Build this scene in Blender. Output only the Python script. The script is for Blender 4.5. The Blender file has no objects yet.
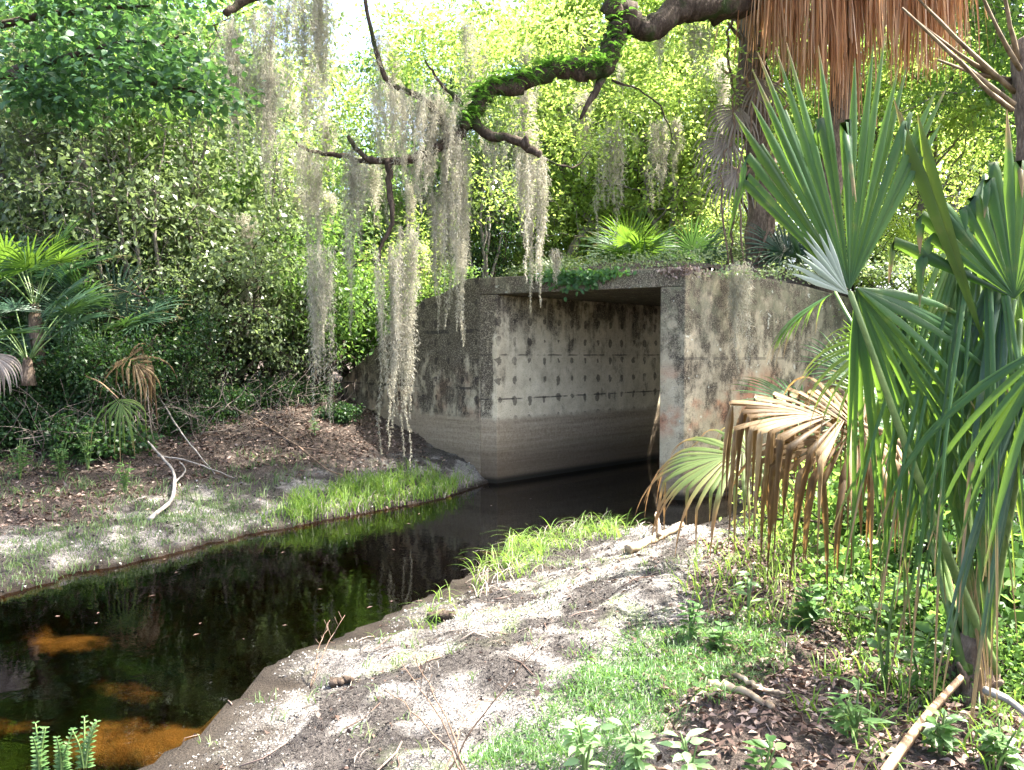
import bpy, math, random
import numpy as np
from math import radians as R, sin, cos, pi
from mathutils import noise as mnoise

rng = np.random.default_rng(7)
random.seed(7)
SC = bpy.context.scene
COL = SC.collection

# ------------------------------------------------------------------ camera
CAM = np.array([0.0, 0.0, 2.0]); FPX = 775.0; PITCH = math.atan(30 / FPX)
cam_d = bpy.data.cameras.new('camera'); cam = bpy.data.objects.new('camera', cam_d); COL.objects.link(cam)
cam.location = CAM; cam.rotation_euler = (pi / 2 - PITCH, 0, 0)
cam_d.sensor_width = 36; cam_d.lens = FPX / 1024 * 36; cam_d.clip_end = 500; cam_d.clip_start = 0.05
SC.camera = cam

def P(px, py, D):
    """world point seen at a pixel, at world distance D ahead"""
    u = (px - 512) / FPX; v = (385 - py) / FPX
    f = np.array([u, cos(PITCH) + v * sin(PITCH), -sin(PITCH) + v * cos(PITCH)])
    return CAM + f * (D / f[1])

# ------------------------------------------------------------------ light
SUN_EL, SUN_AZ = R(60), R(82)      # azimuth from +Y towards +X
w = bpy.data.worlds.new('World'); SC.world = w; w.use_nodes = True
nt = w.node_tree; bg = nt.nodes['Background']
sky = nt.nodes.new('ShaderNodeTexSky'); sky.sky_type = 'NISHITA'; sky.sun_disc = False
sky.sun_elevation = SUN_EL; sky.sun_rotation = SUN_AZ; sky.dust_density = 5.0; sky.air_density = 0.8; sky.ozone_density = 0.3
nt.links.new(sky.outputs[0], bg.inputs[0]); bg.inputs[1].default_value = 0.13
sl = bpy.data.lights.new('sun', 'SUN'); sl.energy = 5.0; sl.angle = R(0.6); sl.color = (1, 0.94, 0.84)
so = bpy.data.objects.new('sun', sl); COL.objects.link(so)
so.rotation_euler = (pi / 2 - SUN_EL, 0, pi - SUN_AZ)
so.location = (6, 8, 20)
SC.view_settings.view_transform = 'Standard'; SC.view_settings.look = 'None'
SC.view_settings.exposure = 3.05; SC.view_settings.gamma = 1.0
try:
    SC.cycles.max_bounces = 8; SC.cycles.transparent_max_bounces = 12; SC.cycles.diffuse_bounces = 4
    SC.cycles.glossy_bounces = 3; SC.cycles.transmission_bounces = 6
    SC.cycles.caustics_reflective = False; SC.cycles.caustics_refractive = False
    SC.cycles.sample_clamp_indirect = 6.0
    SC.cycles.use_denoising = True
except Exception: pass

# ------------------------------------------------------------------ node helpers
class NT:
    def __init__(s, name):
        s.m = bpy.data.materials.new(name); s.m.use_nodes = True; s.t = s.m.node_tree; s.t.nodes.clear()
        s.out = s.t.nodes.new('ShaderNodeOutputMaterial')
    def n(s, typ, **kw):
        nd = s.t.nodes.new(typ)
        for k, v in kw.items(): setattr(nd, k, v)
        return nd
    def set(s, sock, v):
        if hasattr(v, 'links') or isinstance(v, bpy.types.NodeSocket): s.t.links.new(v, sock)
        else:
            if isinstance(v, (tuple, list)) and len(v) == 3 and sock.type == 'RGBA': v = (*v, 1)
            sock.default_value = v
    def coord(s, kind='Object'): return s.n('ShaderNodeTexCoord').outputs[kind]
    def attr(s, name): return s.n('ShaderNodeAttribute', attribute_name=name).outputs['Fac']
    def mapv(s, vec, scale=(1, 1, 1), loc=(0, 0, 0)):
        m = s.n('ShaderNodeMapping'); s.set(m.inputs['Vector'], vec); m.inputs['Scale'].default_value = scale; m.inputs['Location'].default_value = loc
        return m.outputs[0]
    def noise(s, vec, scale, detail=4, rough=0.55, dist=0.0):
        n = s.n('ShaderNodeTexNoise'); s.set(n.inputs['Vector'], vec); n.inputs['Scale'].default_value = scale
        n.inputs['Detail'].default_value = detail; n.inputs['Roughness'].default_value = rough; n.inputs['Distortion'].default_value = dist
        return n.outputs['Fac']
    def math(s, op, a, b=0.0, c=0.0, clamp=False):
        n = s.n('ShaderNodeMath', operation=op, use_clamp=clamp)
        s.set(n.inputs[0], a); s.set(n.inputs[1], b)
        if op in ('MULTIPLY_ADD', 'COMPARE'): s.set(n.inputs[2], c)
        return n.outputs[0]
    def step(s, v, lo, hi):
        n = s.n('ShaderNodeMapRange', interpolation_type='SMOOTHSTEP'); s.set(n.inputs[0], v)
        n.inputs[1].default_value = lo; n.inputs[2].default_value = hi
        return n.outputs[0]
    def mix(s, f, a, b, blend='MIX'):
        n = s.n('ShaderNodeMix', data_type='RGBA', blend_type=blend); s.set(n.inputs[0], f); s.set(n.inputs[6], a); s.set(n.inputs[7], b)
        return n.outputs[2]
    def ramp(s, f, stops):
        n = s.n('ShaderNodeValToRGB'); s.set(n.inputs[0], f); cr = n.color_ramp
        while len(cr.elements) < len(stops): cr.elements.new(0.5)
        for e, (p, c) in zip(cr.elements, stops): e.position = p; e.color = (*c, 1)
        return n.outputs[0]
    def sep(s, v):
        n = s.n('ShaderNodeSeparateXYZ'); s.set(n.inputs[0], v); return n.outputs
    def bump(s, h, strength=0.5, dist=0.02):
        n = s.n('ShaderNodeBump'); s.set(n.inputs['Height'], h); n.inputs['Strength'].default_value = strength; n.inputs['Distance'].default_value = dist
        return n.outputs[0]
    def pbr(s, col, rough=0.8, spec=0.3, normal=None):
        b = s.n('ShaderNodeBsdfPrincipled'); s.set(b.inputs['Base Color'], col); s.set(b.inputs['Roughness'], rough)
        b.inputs['Specular IOR Level'].default_value = spec
        if normal is not None: s.t.links.new(normal, b.inputs['Normal'])
        return b.outputs[0]
    def done(s, sh):
        s.t.links.new(sh, s.out.inputs[0]); return s.m

def leaf_mat(name, cols, trans, tfac=0.42, rough=0.45, spec=0.35, tip=None):
    """cols: three base colours spread by the leaf's own tone, trans: colour of light coming through"""
    k = NT(name); t = k.attr('tone')
    c = k.ramp(t, [(0.0, cols[0]), (0.5, cols[1]), (1.0, cols[2])])
    tc = k.mix(t, tuple(x * 0.75 for x in trans), trans)
    if tip is not None:
        r = k.attr('rad'); f = k.step(r, tip[0], tip[1])
        c = k.mix(f, c, tip[2]); tc = k.mix(f, tc, tuple(x * 0.8 for x in tip[2]))
    b = k.pbr(c, rough, spec)
    tr = k.n('ShaderNodeBsdfTranslucent'); k.set(tr.inputs[0], tc)
    mx = k.n('ShaderNodeMixShader'); mx.inputs[0].default_value = tfac
    k.t.links.new(b, mx.inputs[1]); k.t.links.new(tr.outputs[0], mx.inputs[2])
    return k.done(mx.outputs[0])

def palm_mat(name, cols, trans, tfac, rough, spec, tipc=(0.24, 0.17, 0.08)):
    k = NT(name); t = k.attr('tone'); r = k.attr('rad'); o = k.coord()
    n = k.noise(o, 7, 5, 0.65); n2 = k.noise(o, 55, 3, 0.6)
    tt = k.math('ADD', t, k.math('MULTIPLY', k.math('SUBTRACT', n, 0.5), 0.9))
    c = k.ramp(tt, [(0.1, cols[0]), (0.5, cols[1]), (0.95, cols[2])])
    c = k.mix(k.math('MULTIPLY', k.step(n, 0.60, 0.74), 0.55), c, (0.16, 0.17, 0.05))
    c = k.mix(k.math('MULTIPLY', k.step(n2, 0.66, 0.74), 0.7), c, (0.12, 0.09, 0.04))
    tip = k.step(k.math('ADD', r, k.math('MULTIPLY', k.math('SUBTRACT', n, 0.5), 0.5)), 0.84, 1.02)
    c = k.mix(tip, c, tipc); tc = k.mix(tip, trans, tipc)
    b = k.pbr(c, k.math('MULTIPLY_ADD', n, 0.3, rough - 0.15), spec, k.bump(n2, 0.12, 0.004)); tr = k.n('ShaderNodeBsdfTranslucent'); k.set(tr.inputs[0], tc)
    mx = k.n('ShaderNodeMixShader'); mx.inputs[0].default_value = tfac; k.t.links.new(b, mx.inputs[1]); k.t.links.new(tr.outputs[0], mx.inputs[2])
    return k.done(mx.outputs[0])

def bark_mat(name, a, b, c, scale=6, moss=None):
    k = NT(name); o = k.coord()
    v = k.mapv(o, (1, 1, 0.35)); n1 = k.noise(v, scale, 6, 0.65); n2 = k.noise(v, scale * 5, 5, 0.6)
    col = k.ramp(k.math('MULTIPLY_ADD', n2, 0.5, k.math('MULTIPLY', n1, 0.5)), [(0.32, a), (0.5, b), (0.68, c)])
    if moss: col = k.mix(k.step(k.noise(o, 3.0, 4), 0.5, 0.65), col, moss)
    return k.done(k.pbr(col, 0.9, 0.15, k.bump(n2, 0.8, 0.03)))

def plain(name, a, b, scale=20, rough=0.8, spec=0.2):
    k = NT(name); n = k.noise(k.coord(), scale, 5, 0.6)
    return k.done(k.pbr(k.ramp(n, [(0.3, a), (0.7, b)]), rough, spec, k.bump(n, 0.4, 0.01)))

# ------------------------------------------------------------------ mesh builder
class MB:
    def __init__(s): s.v = []; s.f4 = []; s.f3 = []; s.tone = []; s.rad = []; s.n = 0
    def add(s, v, f4=None, f3=None, tone=0.5, rad=0.0):
        v = np.asarray(v, float).reshape(-1, 3)
        if f4 is not None and len(f4): s.f4.append(np.asarray(f4, int) + s.n)
        if f3 is not None and len(f3): s.f3.append(np.asarray(f3, int) + s.n)
        s.v.append(v); s.tone.append(np.broadcast_to(np.asarray(tone, float), (len(v),))); s.rad.append(np.broadcast_to(np.asarray(rad, float), (len(v),)))
        s.n += len(v)
    def mesh(s, name, origin=(0, 0, 0), smooth=False, uv=None):
        v = np.concatenate(s.v) - np.asarray(origin)
        q = np.concatenate(s.f4) if s.f4 else np.zeros((0, 4), int)
        t = np.concatenate(s.f3) if s.f3 else np.zeros((0, 3), int)
        me = bpy.data.meshes.new(name)
        me.vertices.add(len(v)); me.vertices.foreach_set('co', v.astype(np.float32).ravel())
        loops = np.concatenate([q.ravel(), t.ravel()]); me.loops.add(len(loops)); me.loops.foreach_set('vertex_index', loops.astype(np.int32))
        st = np.concatenate([np.arange(len(q)) * 4, len(q) * 4 + np.arange(len(t)) * 3]); me.polygons.add(len(st))
        me.polygons.foreach_set('loop_start', st.astype(np.int32))
        if smooth: me.polygons.foreach_set('use_smooth', np.ones(len(st), bool))
        me.update(calc_edges=True); me.validate()
        for nm, arr in (('tone', s.tone), ('rad', s.rad)):
            a = me.attributes.new(nm, 'FLOAT', 'POINT'); a.data.foreach_set('value', np.concatenate(arr).astype(np.float32))
        return me
    def build(s, name, mat, parent=None, smooth=False, origin=None):
        if origin is None: origin = tuple(parent.matrix_basis.translation) if parent is not None else (0, 0, 0)
        me = s.mesh(name, origin, smooth); me.materials.append(mat)
        o = bpy.data.objects.new(name, me); COL.objects.link(o)
        if parent is not None: o.parent = parent
        elif any(origin): o.location = origin
        return o

def tag(o, label=None, cat=None, group=None, kind=None):
    if label: o['label'] = label
    if cat: o['category'] = cat
    if group: o['group'] = group
    if kind: o['kind'] = kind
    return o
def empty(name, loc, label, cat, group=None):
    o = bpy.data.objects.new(name, None); COL.objects.link(o); o.location = loc; o.empty_display_size = 0.2
    return tag(o, label, cat, group)
def copy_tree(o, parent=None):
    c = o.copy(); COL.objects.link(c)
    if parent is not None: c.parent = parent
    for ch in o.children: copy_tree(ch, c)
    return c

def nrm(v): return v / np.maximum(np.linalg.norm(v, axis=-1, keepdims=True), 1e-9)
def rand_dir(n):
    return nrm(rng.normal(size=(n, 3)))

def tube(mb, pts, rad, sides=8, cap=True, tone=0.5, rough=0.0):
    pts = np.asarray(pts, float); rad = np.broadcast_to(np.asarray(rad, float), (len(pts),))
    t = nrm(np.gradient(pts, axis=0)); ref = np.array([0.0, 0, 1]) if abs(t[:, 2]).mean() < 0.8 else np.array([1.0, 0, 0])
    a = nrm(np.cross(t, ref)); b = np.cross(t, a)
    th = np.arange(sides) / sides * 2 * pi
    rr = rad[:, None] * (1 + (rng.normal(size=(len(pts), sides)) * rough if rough else 0))
    v = pts[:, None] + rr[..., None] * (a[:, None] * np.cos(th)[None, :, None] + b[:, None] * np.sin(th)[None, :, None])
    n = len(pts); i = np.arange(n - 1)[:, None] * sides; j = np.arange(sides)[None]; j2 = (j + 1) % sides
    f = np.stack([i + j, i + j2, i + sides + j2, i + sides + j], -1).reshape(-1, 4)
    vv = v.reshape(-1, 3); f3 = []
    if cap:
        vv = np.concatenate([vv, pts[[0]], pts[[-1]] + t[[-1]] * rad[-1] * 0.5]); c0 = n * sides; c1 = c0 + 1
        for k in range(sides):
            f3.append((c0, (k + 1) % sides, k)); f3.append((c1, (n - 1) * sides + k, (n - 1) * sides + (k + 1) % sides))
    mb.add(vv, f, f3, tone)

def smooth_path(ctrl, n=24, jitter=0.0):
    """Catmull-Rom through control points (any width)"""
    c = np.asarray(ctrl, float); c = np.concatenate([2 * c[[0]] - c[[1]], c, 2 * c[[-1]] - c[[-2]]])
    m = len(c) - 3; u = np.linspace(0, m - 1e-6, n); k = u.astype(int); t = (u - k)[:, None]
    p0, p1, p2, p3 = c[k], c[k + 1], c[k + 2], c[k + 3]
    o = 0.5 * (2 * p1 + (p2 - p0) * t + (2 * p0 - 5 * p1 + 4 * p2 - p3) * t ** 2 + (3 * p1 - p0 - 3 * p2 + p3) * t ** 3)
    if jitter: o[1:-1, :3] += rng.normal(size=(n - 2, 3)) * jitter
    return o

def leaves(mb, c, d, n, L, W, tone, fold=0.12):
    """kite shaped leaves: c base, d direction, n rough normal"""
    N = len(c); d = nrm(d); s = nrm(np.cross(d, n)); nn = np.cross(s, d)
    L = np.broadcast_to(L, (N,))[:, None]; W = np.broadcast_to(W, (N,))[:, None]
    v = np.stack([c, c + d * L * 0.42 + s * W * 0.5 + nn * fold * W, c + d * L - nn * L * 0.12, c + d * L * 0.42 - s * W * 0.5 + nn * fold * W], 1)
    f = np.arange(N * 4).reshape(N, 4)
    mb.add(v.reshape(-1, 3), f, None, np.repeat(np.broadcast_to(tone, (N,)), 4))

def leaves6(mb, c, d, n, L, W, tone, fold=0.1, droop=0.25):
    """fuller leaf: two halves, four quads"""
    N = len(c); d = nrm(d); s = nrm(np.cross(d, n)); nn = np.cross(s, d)
    L = np.broadcast_to(L, (N,))[:, None]; W = np.broadcast_to(W, (N,))[:, None]
    prof = [(0, 0.06), (0.3, 0.46), (0.62, 0.42), (1.0, 0.02)]
    rows = []
    for t, wd in prof:
        m = c + d * L * t - nn * L * droop * t * t
        rows += [m + s * W * wd + nn * fold * W * wd * 2, m, m - s * W * wd + nn * fold * W * wd * 2]
    v = np.stack(rows, 1); b = (np.arange(N) * 12)[:, None]
    f = [b + np.array([[3 * i, 3 * i + 1, 3 * i + 4, 3 * i + 3]]) for i in range(3)] + [b + np.array([[3 * i + 1, 3 * i + 2, 3 * i + 5, 3 * i + 4]]) for i in range(3)]
    mb.add(v.reshape(-1, 3), np.concatenate(f), None, np.repeat(np.broadcast_to(tone, (N,)), 12))

# ------------------------------------------------------------------ materials
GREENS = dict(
    deep=leaf_mat('leaf_deep_green', [(0.010, 0.028, 0.011), (0.024, 0.06, 0.02), (0.055, 0.11, 0.035)], (0.08, 0.19, 0.03), 0.32),  # darkest copy; on the left bank it paints in the thicket's shade
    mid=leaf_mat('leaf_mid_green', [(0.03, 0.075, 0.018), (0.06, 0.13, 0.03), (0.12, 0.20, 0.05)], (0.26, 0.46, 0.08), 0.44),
    lime=leaf_mat('leaf_sunlit_lime', [(0.07, 0.13, 0.03), (0.13, 0.22, 0.05), (0.24, 0.33, 0.10)], (0.56, 0.74, 0.16), 0.55),  # brighter copy for sunlit trees, sunlight painted into the leaf colour
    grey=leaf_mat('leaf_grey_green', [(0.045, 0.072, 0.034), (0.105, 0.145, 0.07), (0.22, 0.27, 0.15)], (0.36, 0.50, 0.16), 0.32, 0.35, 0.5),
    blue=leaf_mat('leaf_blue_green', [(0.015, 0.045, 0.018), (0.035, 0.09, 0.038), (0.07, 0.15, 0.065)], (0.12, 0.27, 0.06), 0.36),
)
M_PALM = palm_mat('palm_blade_green', [(0.010, 0.034, 0.011), (0.028, 0.080, 0.026), (0.058, 0.125, 0.042)], (0.19, 0.34, 0.035), 0.36, 0.48, 0.28)
M_PALM_SUN = palm_mat('palm_blade_sunlit_green', [(0.03, 0.075, 0.012), (0.07, 0.13, 0.02), (0.13, 0.19, 0.04)], (0.26, 0.38, 0.04), 0.42, 0.42, 0.4)  # yellower copy of the palm green, sunlight painted into the blades
M_PALM_GREY = palm_mat('palm_blade_grey_green', [(0.012, 0.035, 0.02), (0.03, 0.07, 0.038), (0.07, 0.12, 0.07)], (0.09, 0.19, 0.035), 0.28, 0.4, 0.45)
M_PALM_HALF = leaf_mat('palm_blade_half_dry', [(0.05, 0.09, 0.03), (0.09, 0.13, 0.04), (0.2, 0.19, 0.08)], (0.3, 0.33, 0.07), 0.35, 0.5, 0.3, tip=(0.45, 0.75, (0.3, 0.17, 0.07)))
M_DEAD = palm_mat('palm_blade_dead_brown', [(0.03, 0.019, 0.008), (0.125, 0.08, 0.036), (0.34, 0.255, 0.145)], (0.34, 0.19, 0.06), 0.3, 0.6, 0.25, (0.10, 0.055, 0.03))
M_DEADGREY = leaf_mat('palm_blade_dead_grey', [(0.13, 0.10, 0.08), (0.25, 0.21, 0.18), (0.42, 0.38, 0.33)], (0.25, 0.18, 0.1), 0.2, 0.7, 0.2)
M_SKIRT = leaf_mat('palm_skirt_tan', [(0.12, 0.05, 0.022), (0.42, 0.22, 0.11), (0.72, 0.54, 0.38)], (0.66, 0.33, 0.14), 0.42, 0.6, 0.25)
M_MOSS = leaf_mat('spanish_moss_grey', [(0.20, 0.19, 0.145), (0.38, 0.362, 0.295), (0.57, 0.545, 0.46)], (0.54, 0.51, 0.40), 0.44, 0.85, 0.1)
M_GRASS = leaf_mat('grass_blade_green', [(0.045, 0.10, 0.02), (0.09, 0.175, 0.03), (0.19, 0.25, 0.07)], (0.27, 0.44, 0.06), 0.42, 0.5, 0.3)
M_GRASSDULL = leaf_mat('grass_blade_dull', [(0.05, 0.09, 0.04), (0.10, 0.15, 0.07), (0.2, 0.22, 0.12)], (0.22, 0.34, 0.08), 0.35, 0.6, 0.2)
M_HERB = leaf_mat('herb_leaf_green', [(0.025, 0.07, 0.02), (0.055, 0.12, 0.035), (0.12, 0.2, 0.07)], (0.2, 0.38, 0.06), 0.38, 0.4, 0.4)
M_HERBPALE = leaf_mat('herb_leaf_pale', [(0.13, 0.22, 0.10), (0.2, 0.32, 0.15), (0.3, 0.42, 0.24)], (0.35, 0.55, 0.12), 0.4, 0.4, 0.4)
M_FERN = leaf_mat('fern_frond_green', [(0.02, 0.06, 0.02), (0.04, 0.11, 0.03), (0.08, 0.17, 0.04)], (0.16, 0.36, 0.04), 0.4)
M_LITTER = leaf_mat('leaf_litter_brown', [(0.03, 0.02, 0.016), (0.12, 0.08, 0.064), (0.34, 0.265, 0.225)], (0.15, 0.08, 0.05), 0.1, 0.75, 0.2)
M_BARK = bark_mat('oak_bark_dark', (0.018, 0.013, 0.01), (0.05, 0.037, 0.028), (0.13, 0.10, 0.08), 7, (0.03, 0.045, 0.015))
M_BARKGREY = bark_mat('tree_bark_grey', (0.07, 0.062, 0.055), (0.17, 0.15, 0.13), (0.34, 0.31, 0.28), 6)
M_PALMTRUNK = bark_mat('palm_trunk_fibre', (0.04, 0.028, 0.02), (0.13, 0.095, 0.07), (0.30, 0.23, 0.17), 9)
M_STEM = plain('green_stem', (0.05, 0.10, 0.025), (0.14, 0.2, 0.06), 14, 0.45, 0.4)
M_BOOT = plain('dry_leaf_base_tan', (0.14, 0.085, 0.045), (0.38, 0.26, 0.16), 12, 0.75)
M_STALK = plain('bare_stalk_olive', (0.07, 0.05, 0.028), (0.22, 0.17, 0.105), 16)
M_TWIG = plain('dead_twig_brown', (0.07, 0.045, 0.03), (0.2, 0.14, 0.1), 18)
M_DRIFT = plain('bleached_wood_grey', (0.13, 0.115, 0.10), (0.36, 0.33, 0.30), 14)
M_LOG = plain('weathered_log_tan', (0.14, 0.10, 0.06), (0.42, 0.33, 0.23), 10)

# ------------------------------------------------------------------ layout of creek and culvert (metres, water level z=0)
A = np.array([-0.232, 12.0]); C = np.array([2.05, 10.75]); L0 = np.array([-0.50, 12.14]); R0 = np.array([2.36, 10.60])
DV = np.array([0.722, 0.692]); EL = np.array([-0.70, 0.714]); ER = np.array([0.818, 0.574])
QL = np.array([-DV[1], DV[0]]) * 0.17
LEND = L0 + EL * 4.2; REND = R0 + ER * 4.4
FAR = np.array([(-12, -9), (-7.2, 0.0), (-5.6, 3.6), (-4.9, 5.2), (-4.3, 6.54), (-3.87, 7.28), (-3.28, 8.16), (-2.65, 8.86), (-1.9, 9.7), (-1.0, 10.7), (-0.45, 11.9), tuple(A + QL), tuple(A + QL + DV * 40)])
NEAR = np.array([(-8, -10), (-4.4, -1.5), (-3.1, 1.0), (-2.4, 2.5), (-1.86, 3.78), (-1.73, 4.3), (-1.39, 5.08), (-0.88, 6.08), (-0.29, 7.05), (0.08, 8.16), (0.89, 8.86), (1.49, 8.98), (2.15, 8.9), (2.6, 9.4), (3.0, 10.2), (3.2, 11.0), (2.5, 10.75), tuple(C - QL), tuple(C - QL + DV * 40)])
FRONT = np.array([(-16, 22.5), tuple(LEND), tuple(L0), tuple(R0), tuple(REND), (16, 19.0)])

def seg_dist(x, y, poly):
    best = np.full(x.shape, 1e9); side = np.zeros(x.shape)
    for a, b in zip(poly[:-1], poly[1:]):
        ab = b - a; t = np.clip(((x - a[0]) * ab[0] + (y - a[1]) * ab[1]) / (ab @ ab), 0, 1)
        dx = x - a[0] - t * ab[0]; dy = y - a[1] - t * ab[1]; d = np.hypot(dx, dy)
        sg = ab[0] * (y - a[1]) - ab[1] * (x - a[0])
        m = d < best; best = np.where(m, d, best); side = np.where(m, np.sign(sg), side)
    return best, side
def inside(x, y, poly):
    r = np.zeros(x.shape, bool); n = len(poly)
    for i in range(n):
        a, b = poly[i], poly[(i + 1) % n]
        c = ((a[1] > y) != (b[1] > y)); dy = b[1] - a[1] if b[1] != a[1] else 1e-9
        r ^= c & (x < (b[0] - a[0]) * (y - a[1]) / dy + a[0])
    return r
CHAN = np.concatenate([FAR, NEAR[::-1]])
def ss(t): t = np.clip(t, 0, 1); return t * t * (3 - 2 * t)

def vnoise(x, y, s, seed=0):
    """cheap smooth value noise for numpy arrays"""
    g = np.random.default_rng(100 + seed).random((256, 256)); xs = x * s + 1000; ys = y * s + 1000
    i = np.floor(xs).astype(int); j = np.floor(ys).astype(int); fx = ss(xs - i); fy = ss(ys - j)
    a = g[i % 256, j % 256]; b = g[(i + 1) % 256, j % 256]; c = g[i % 256, (j + 1) % 256]; d = g[(i + 1) % 256, (j + 1) % 256]
    return (a * (1 - fx) + b * fx) * (1 - fy) + (c * (1 - fx) + d * fx) * fy - 0.5

def ground_fields(x, y):
    x = np.asarray(x, float); y = np.asarray(y, float)
    x_in, y_in = x, y; ww = np.clip((10.2 - y) / 1.5, 0, 1)
    x = x + ww * (0.22 * vnoise(x, y, 1.4, 61) + 0.12 * vnoise(x, y, 4.0, 62) + 0.05 * vnoise(x, y, 11.0, 63)); y = y + ww * (0.12 * vnoise(x_in, y_in, 3.0, 64) + 0.05 * vnoise(x_in, y_in, 9.0, 65))
    dn, _ = seg_dist(x, y, NEAR); df, _ = seg_dist(x, y, FAR)
    ins = inside(x, y, CHAN)
    b, sd = seg_dist(x, y, FRONT); b = b * sd            # >0 behind the wing walls
    # near bank
    hn = 0.02 + 0.40 * ss(dn / 2.2) + 0.10 * ss((dn - 1.5) / 3) + 0.5 * ss((dn - 5) / 8)
    k = 0.10 + 0.18 * ss((y - 8) / 4)
    hf = 0.03 + np.minimum(k * df, 0.42 + k * 2.2) + 0.10 * ss(df / 0.35)
    near = dn < df
    h = np.where(near, hn, hf)
    # fill behind the walls
    T = np.where(x < 1, 3.0 - 0.62 * np.maximum(0, -x - 0.7), 3.0); T = np.maximum(T, 1.15)
    wl = np.where(x < LEND[0] + 0.2, ss((b + 1.8) / 2.3), (b > 0.16).astype(float))
    wl = np.where(x > REND[0] - 0.1, ss((b + 3.2) / 3.4), wl)
    h = h * (1 - wl) + np.maximum(T, h) * wl
    # creek bed
    dm = np.minimum(dn, df)
    wob = 1 + 0.9 * vnoise(x, y, 2.3, 41) + 0.5 * vnoise(x, y, 6.0, 42)
    bar = np.zeros(x.shape)
    for bx_, by_, sx_, sy_, am_ in ((-2.25, 4.7, 0.52, 0.26, 1.0), (-1.95, 4.35, 0.35, 0.2, 0.9), (-3.55, 6.3, 0.42, 0.22, 0.9), (-1.35, 6.35, 0.3, 0.16, 0.7), (-0.1, 9.2, 0.4, 0.25, 0.7), (-2.9, 5.5, 0.4, 0.2, 0.6), (-2.6, 4.2, 0.4, 0.2, 0.7), (-3.3, 5.0, 0.3, 0.15, 0.6), (-1.75, 4.75, 0.25, 0.35, 0.8)):
        bar = np.maximum(bar, am_ * np.exp(-((((x - bx_) + 0.35 * (y - by_)) / sx_) ** 2 + ((y - by_) / sy_) ** 2)))
    bar = np.clip(bar * wob * (1.0 + 0.9 * vnoise(x * .8 + y * .6, (y * .8 - x * .6) * .35, 7.0, 43)), 0, 1) ** 1.15
    bed = -np.minimum(0.42, 0.03 + 0.9 * dm) + 0.07 * bar * ss(dm / 0.5) + 0.12 * vnoise(x, y, 1.6, 5) * ss(dm / 0.6)
    h = np.where(ins, np.minimum(bed, -0.05 - 0.10 * ss(dm / 0.3) + 0.05 * bar * vnoise(x, y, 4.0, 44)), h)
    rough = (0.10 * vnoise(x, y, 0.9, 1) + 0.08 * vnoise(x, y, 3.1, 2) + 0.05 * vnoise(x, y, 7.5, 3) + 0.035 * vnoise(x, y, 16.0, 4)) * ss(dm / 0.5)
    h = h + np.where(ins, 0, rough)
    litter = np.where(near, ss((x - 0.9 - 0.10 * (y - 3) + 1.2 * vnoise(x, y, 1.3, 8)) / 0.5) * ss((dn - 1.7) / 0.9), ss((df - 0.9 + 0.9 * vnoise(x, y, 1.1, 9)) / 0.9))
    litter = np.maximum(litter, wl)
    muck = ss((0.20 + np.where(near, 0.0, 0.12) + 0.8 * vnoise(x, y, 1.5, 11) + 0.9 * vnoise(x, y, 5.0, 12) + 0.5 * vnoise(x, y, 13.0, 13) - 0.25 * np.abs(dm - 0.9)) / 0.28)
    return h, ins, litter, muck, bar

def H(x, y):
    h, i_ = ground_fields(np.array([x]), np.array([y]))[:2]
    return 3.3 if (i_[0] and y > 12.2) else float(h[0])
def G(px, py, lo=2.3, hi=26.0):
    D = np.linspace(lo, hi, 600); pts = np.array([P(px, py, d) for d in D])
    h = ground_fields(pts[:, 0], pts[:, 1])[0]; k = np.argmax(pts[:, 2] < np.maximum(h, 0.0))
    return np.array([pts[k, 0], pts[k, 1], max(h[k], 0.0)])

def axis(lo, a, b, hi, step):
    core = np.arange(a, b, step); out1 = []; x = a; st = step
    while x > lo: st *= 1.22; x -= st; out1.append(x)
    out2 = []; x = b; st = step
    while x < hi: out2.append(x); st *= 1.22; x += st
    return np.array(out1[::-1] + list(core) + out2)
gx = axis(-150, -5.2, 9.4, 150, 0.055); gy = axis(-60, 2.2, 18.8, 220, 0.055)
X, Y = np.meshgrid(gx, gy); hh, ins, lit, muck, bar = ground_fields(X.ravel(), Y.ravel())
mb = MB(); nx, ny = len(gx), len(gy)
i = (np.arange(ny - 1)[:, None] * nx + np.arange(nx - 1)[None]).ravel()
mb.add(np.stack([X.ravel(), Y.ravel(), hh], 1), np.stack([i, i + 1, i + nx + 1, i + nx], 1), None, lit, np.where(ins, 2.0 + np.clip(bar, 0, 1), muck))

k = NT('bank_soil'); o = k.coord(); lt = k.attr('tone'); mk = k.attr('rad'); z = k.sep(o)[2]
n1 = k.noise(o, 9, 6, 0.7); n2 = k.noise(o, 46, 5, 0.7); n3 = k.noise(o, 2.2, 4, 0.6)
sand = k.ramp(k.math('MULTIPLY_ADD', n2, 0.6, k.math('MULTIPLY', n1, 0.4)), [(0.28, (0.018, 0.016, 0.017)), (0.43, (0.10, 0.09, 0.088)), (0.54, (0.25, 0.235, 0.225)), (0.68, (0.47, 0.445, 0.415))])
mud = k.ramp(n2, [(0.35, (0.018, 0.015, 0.014)), (0.6, (0.07, 0.06, 0.055)), (0.8, (0.2, 0.18, 0.16))])
duff = k.ramp(k.math('MULTIPLY_ADD', n2, 0.7, k.math('MULTIPLY', n3, 0.3)), [(0.3, (0.025, 0.02, 0.016)), (0.5, (0.085, 0.066, 0.055)), (0.62, (0.17, 0.135, 0.115)), (0.75, (0.36, 0.31, 0.27))])
algae = k.mix(k.step(k.math('ADD', n3, k.math('MULTIPLY', n1, 0.5)), 0.78, 0.95), sand, (0.13, 0.17, 0.075))
n4 = k.noise(o, 110, 3, 0.7)
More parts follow.
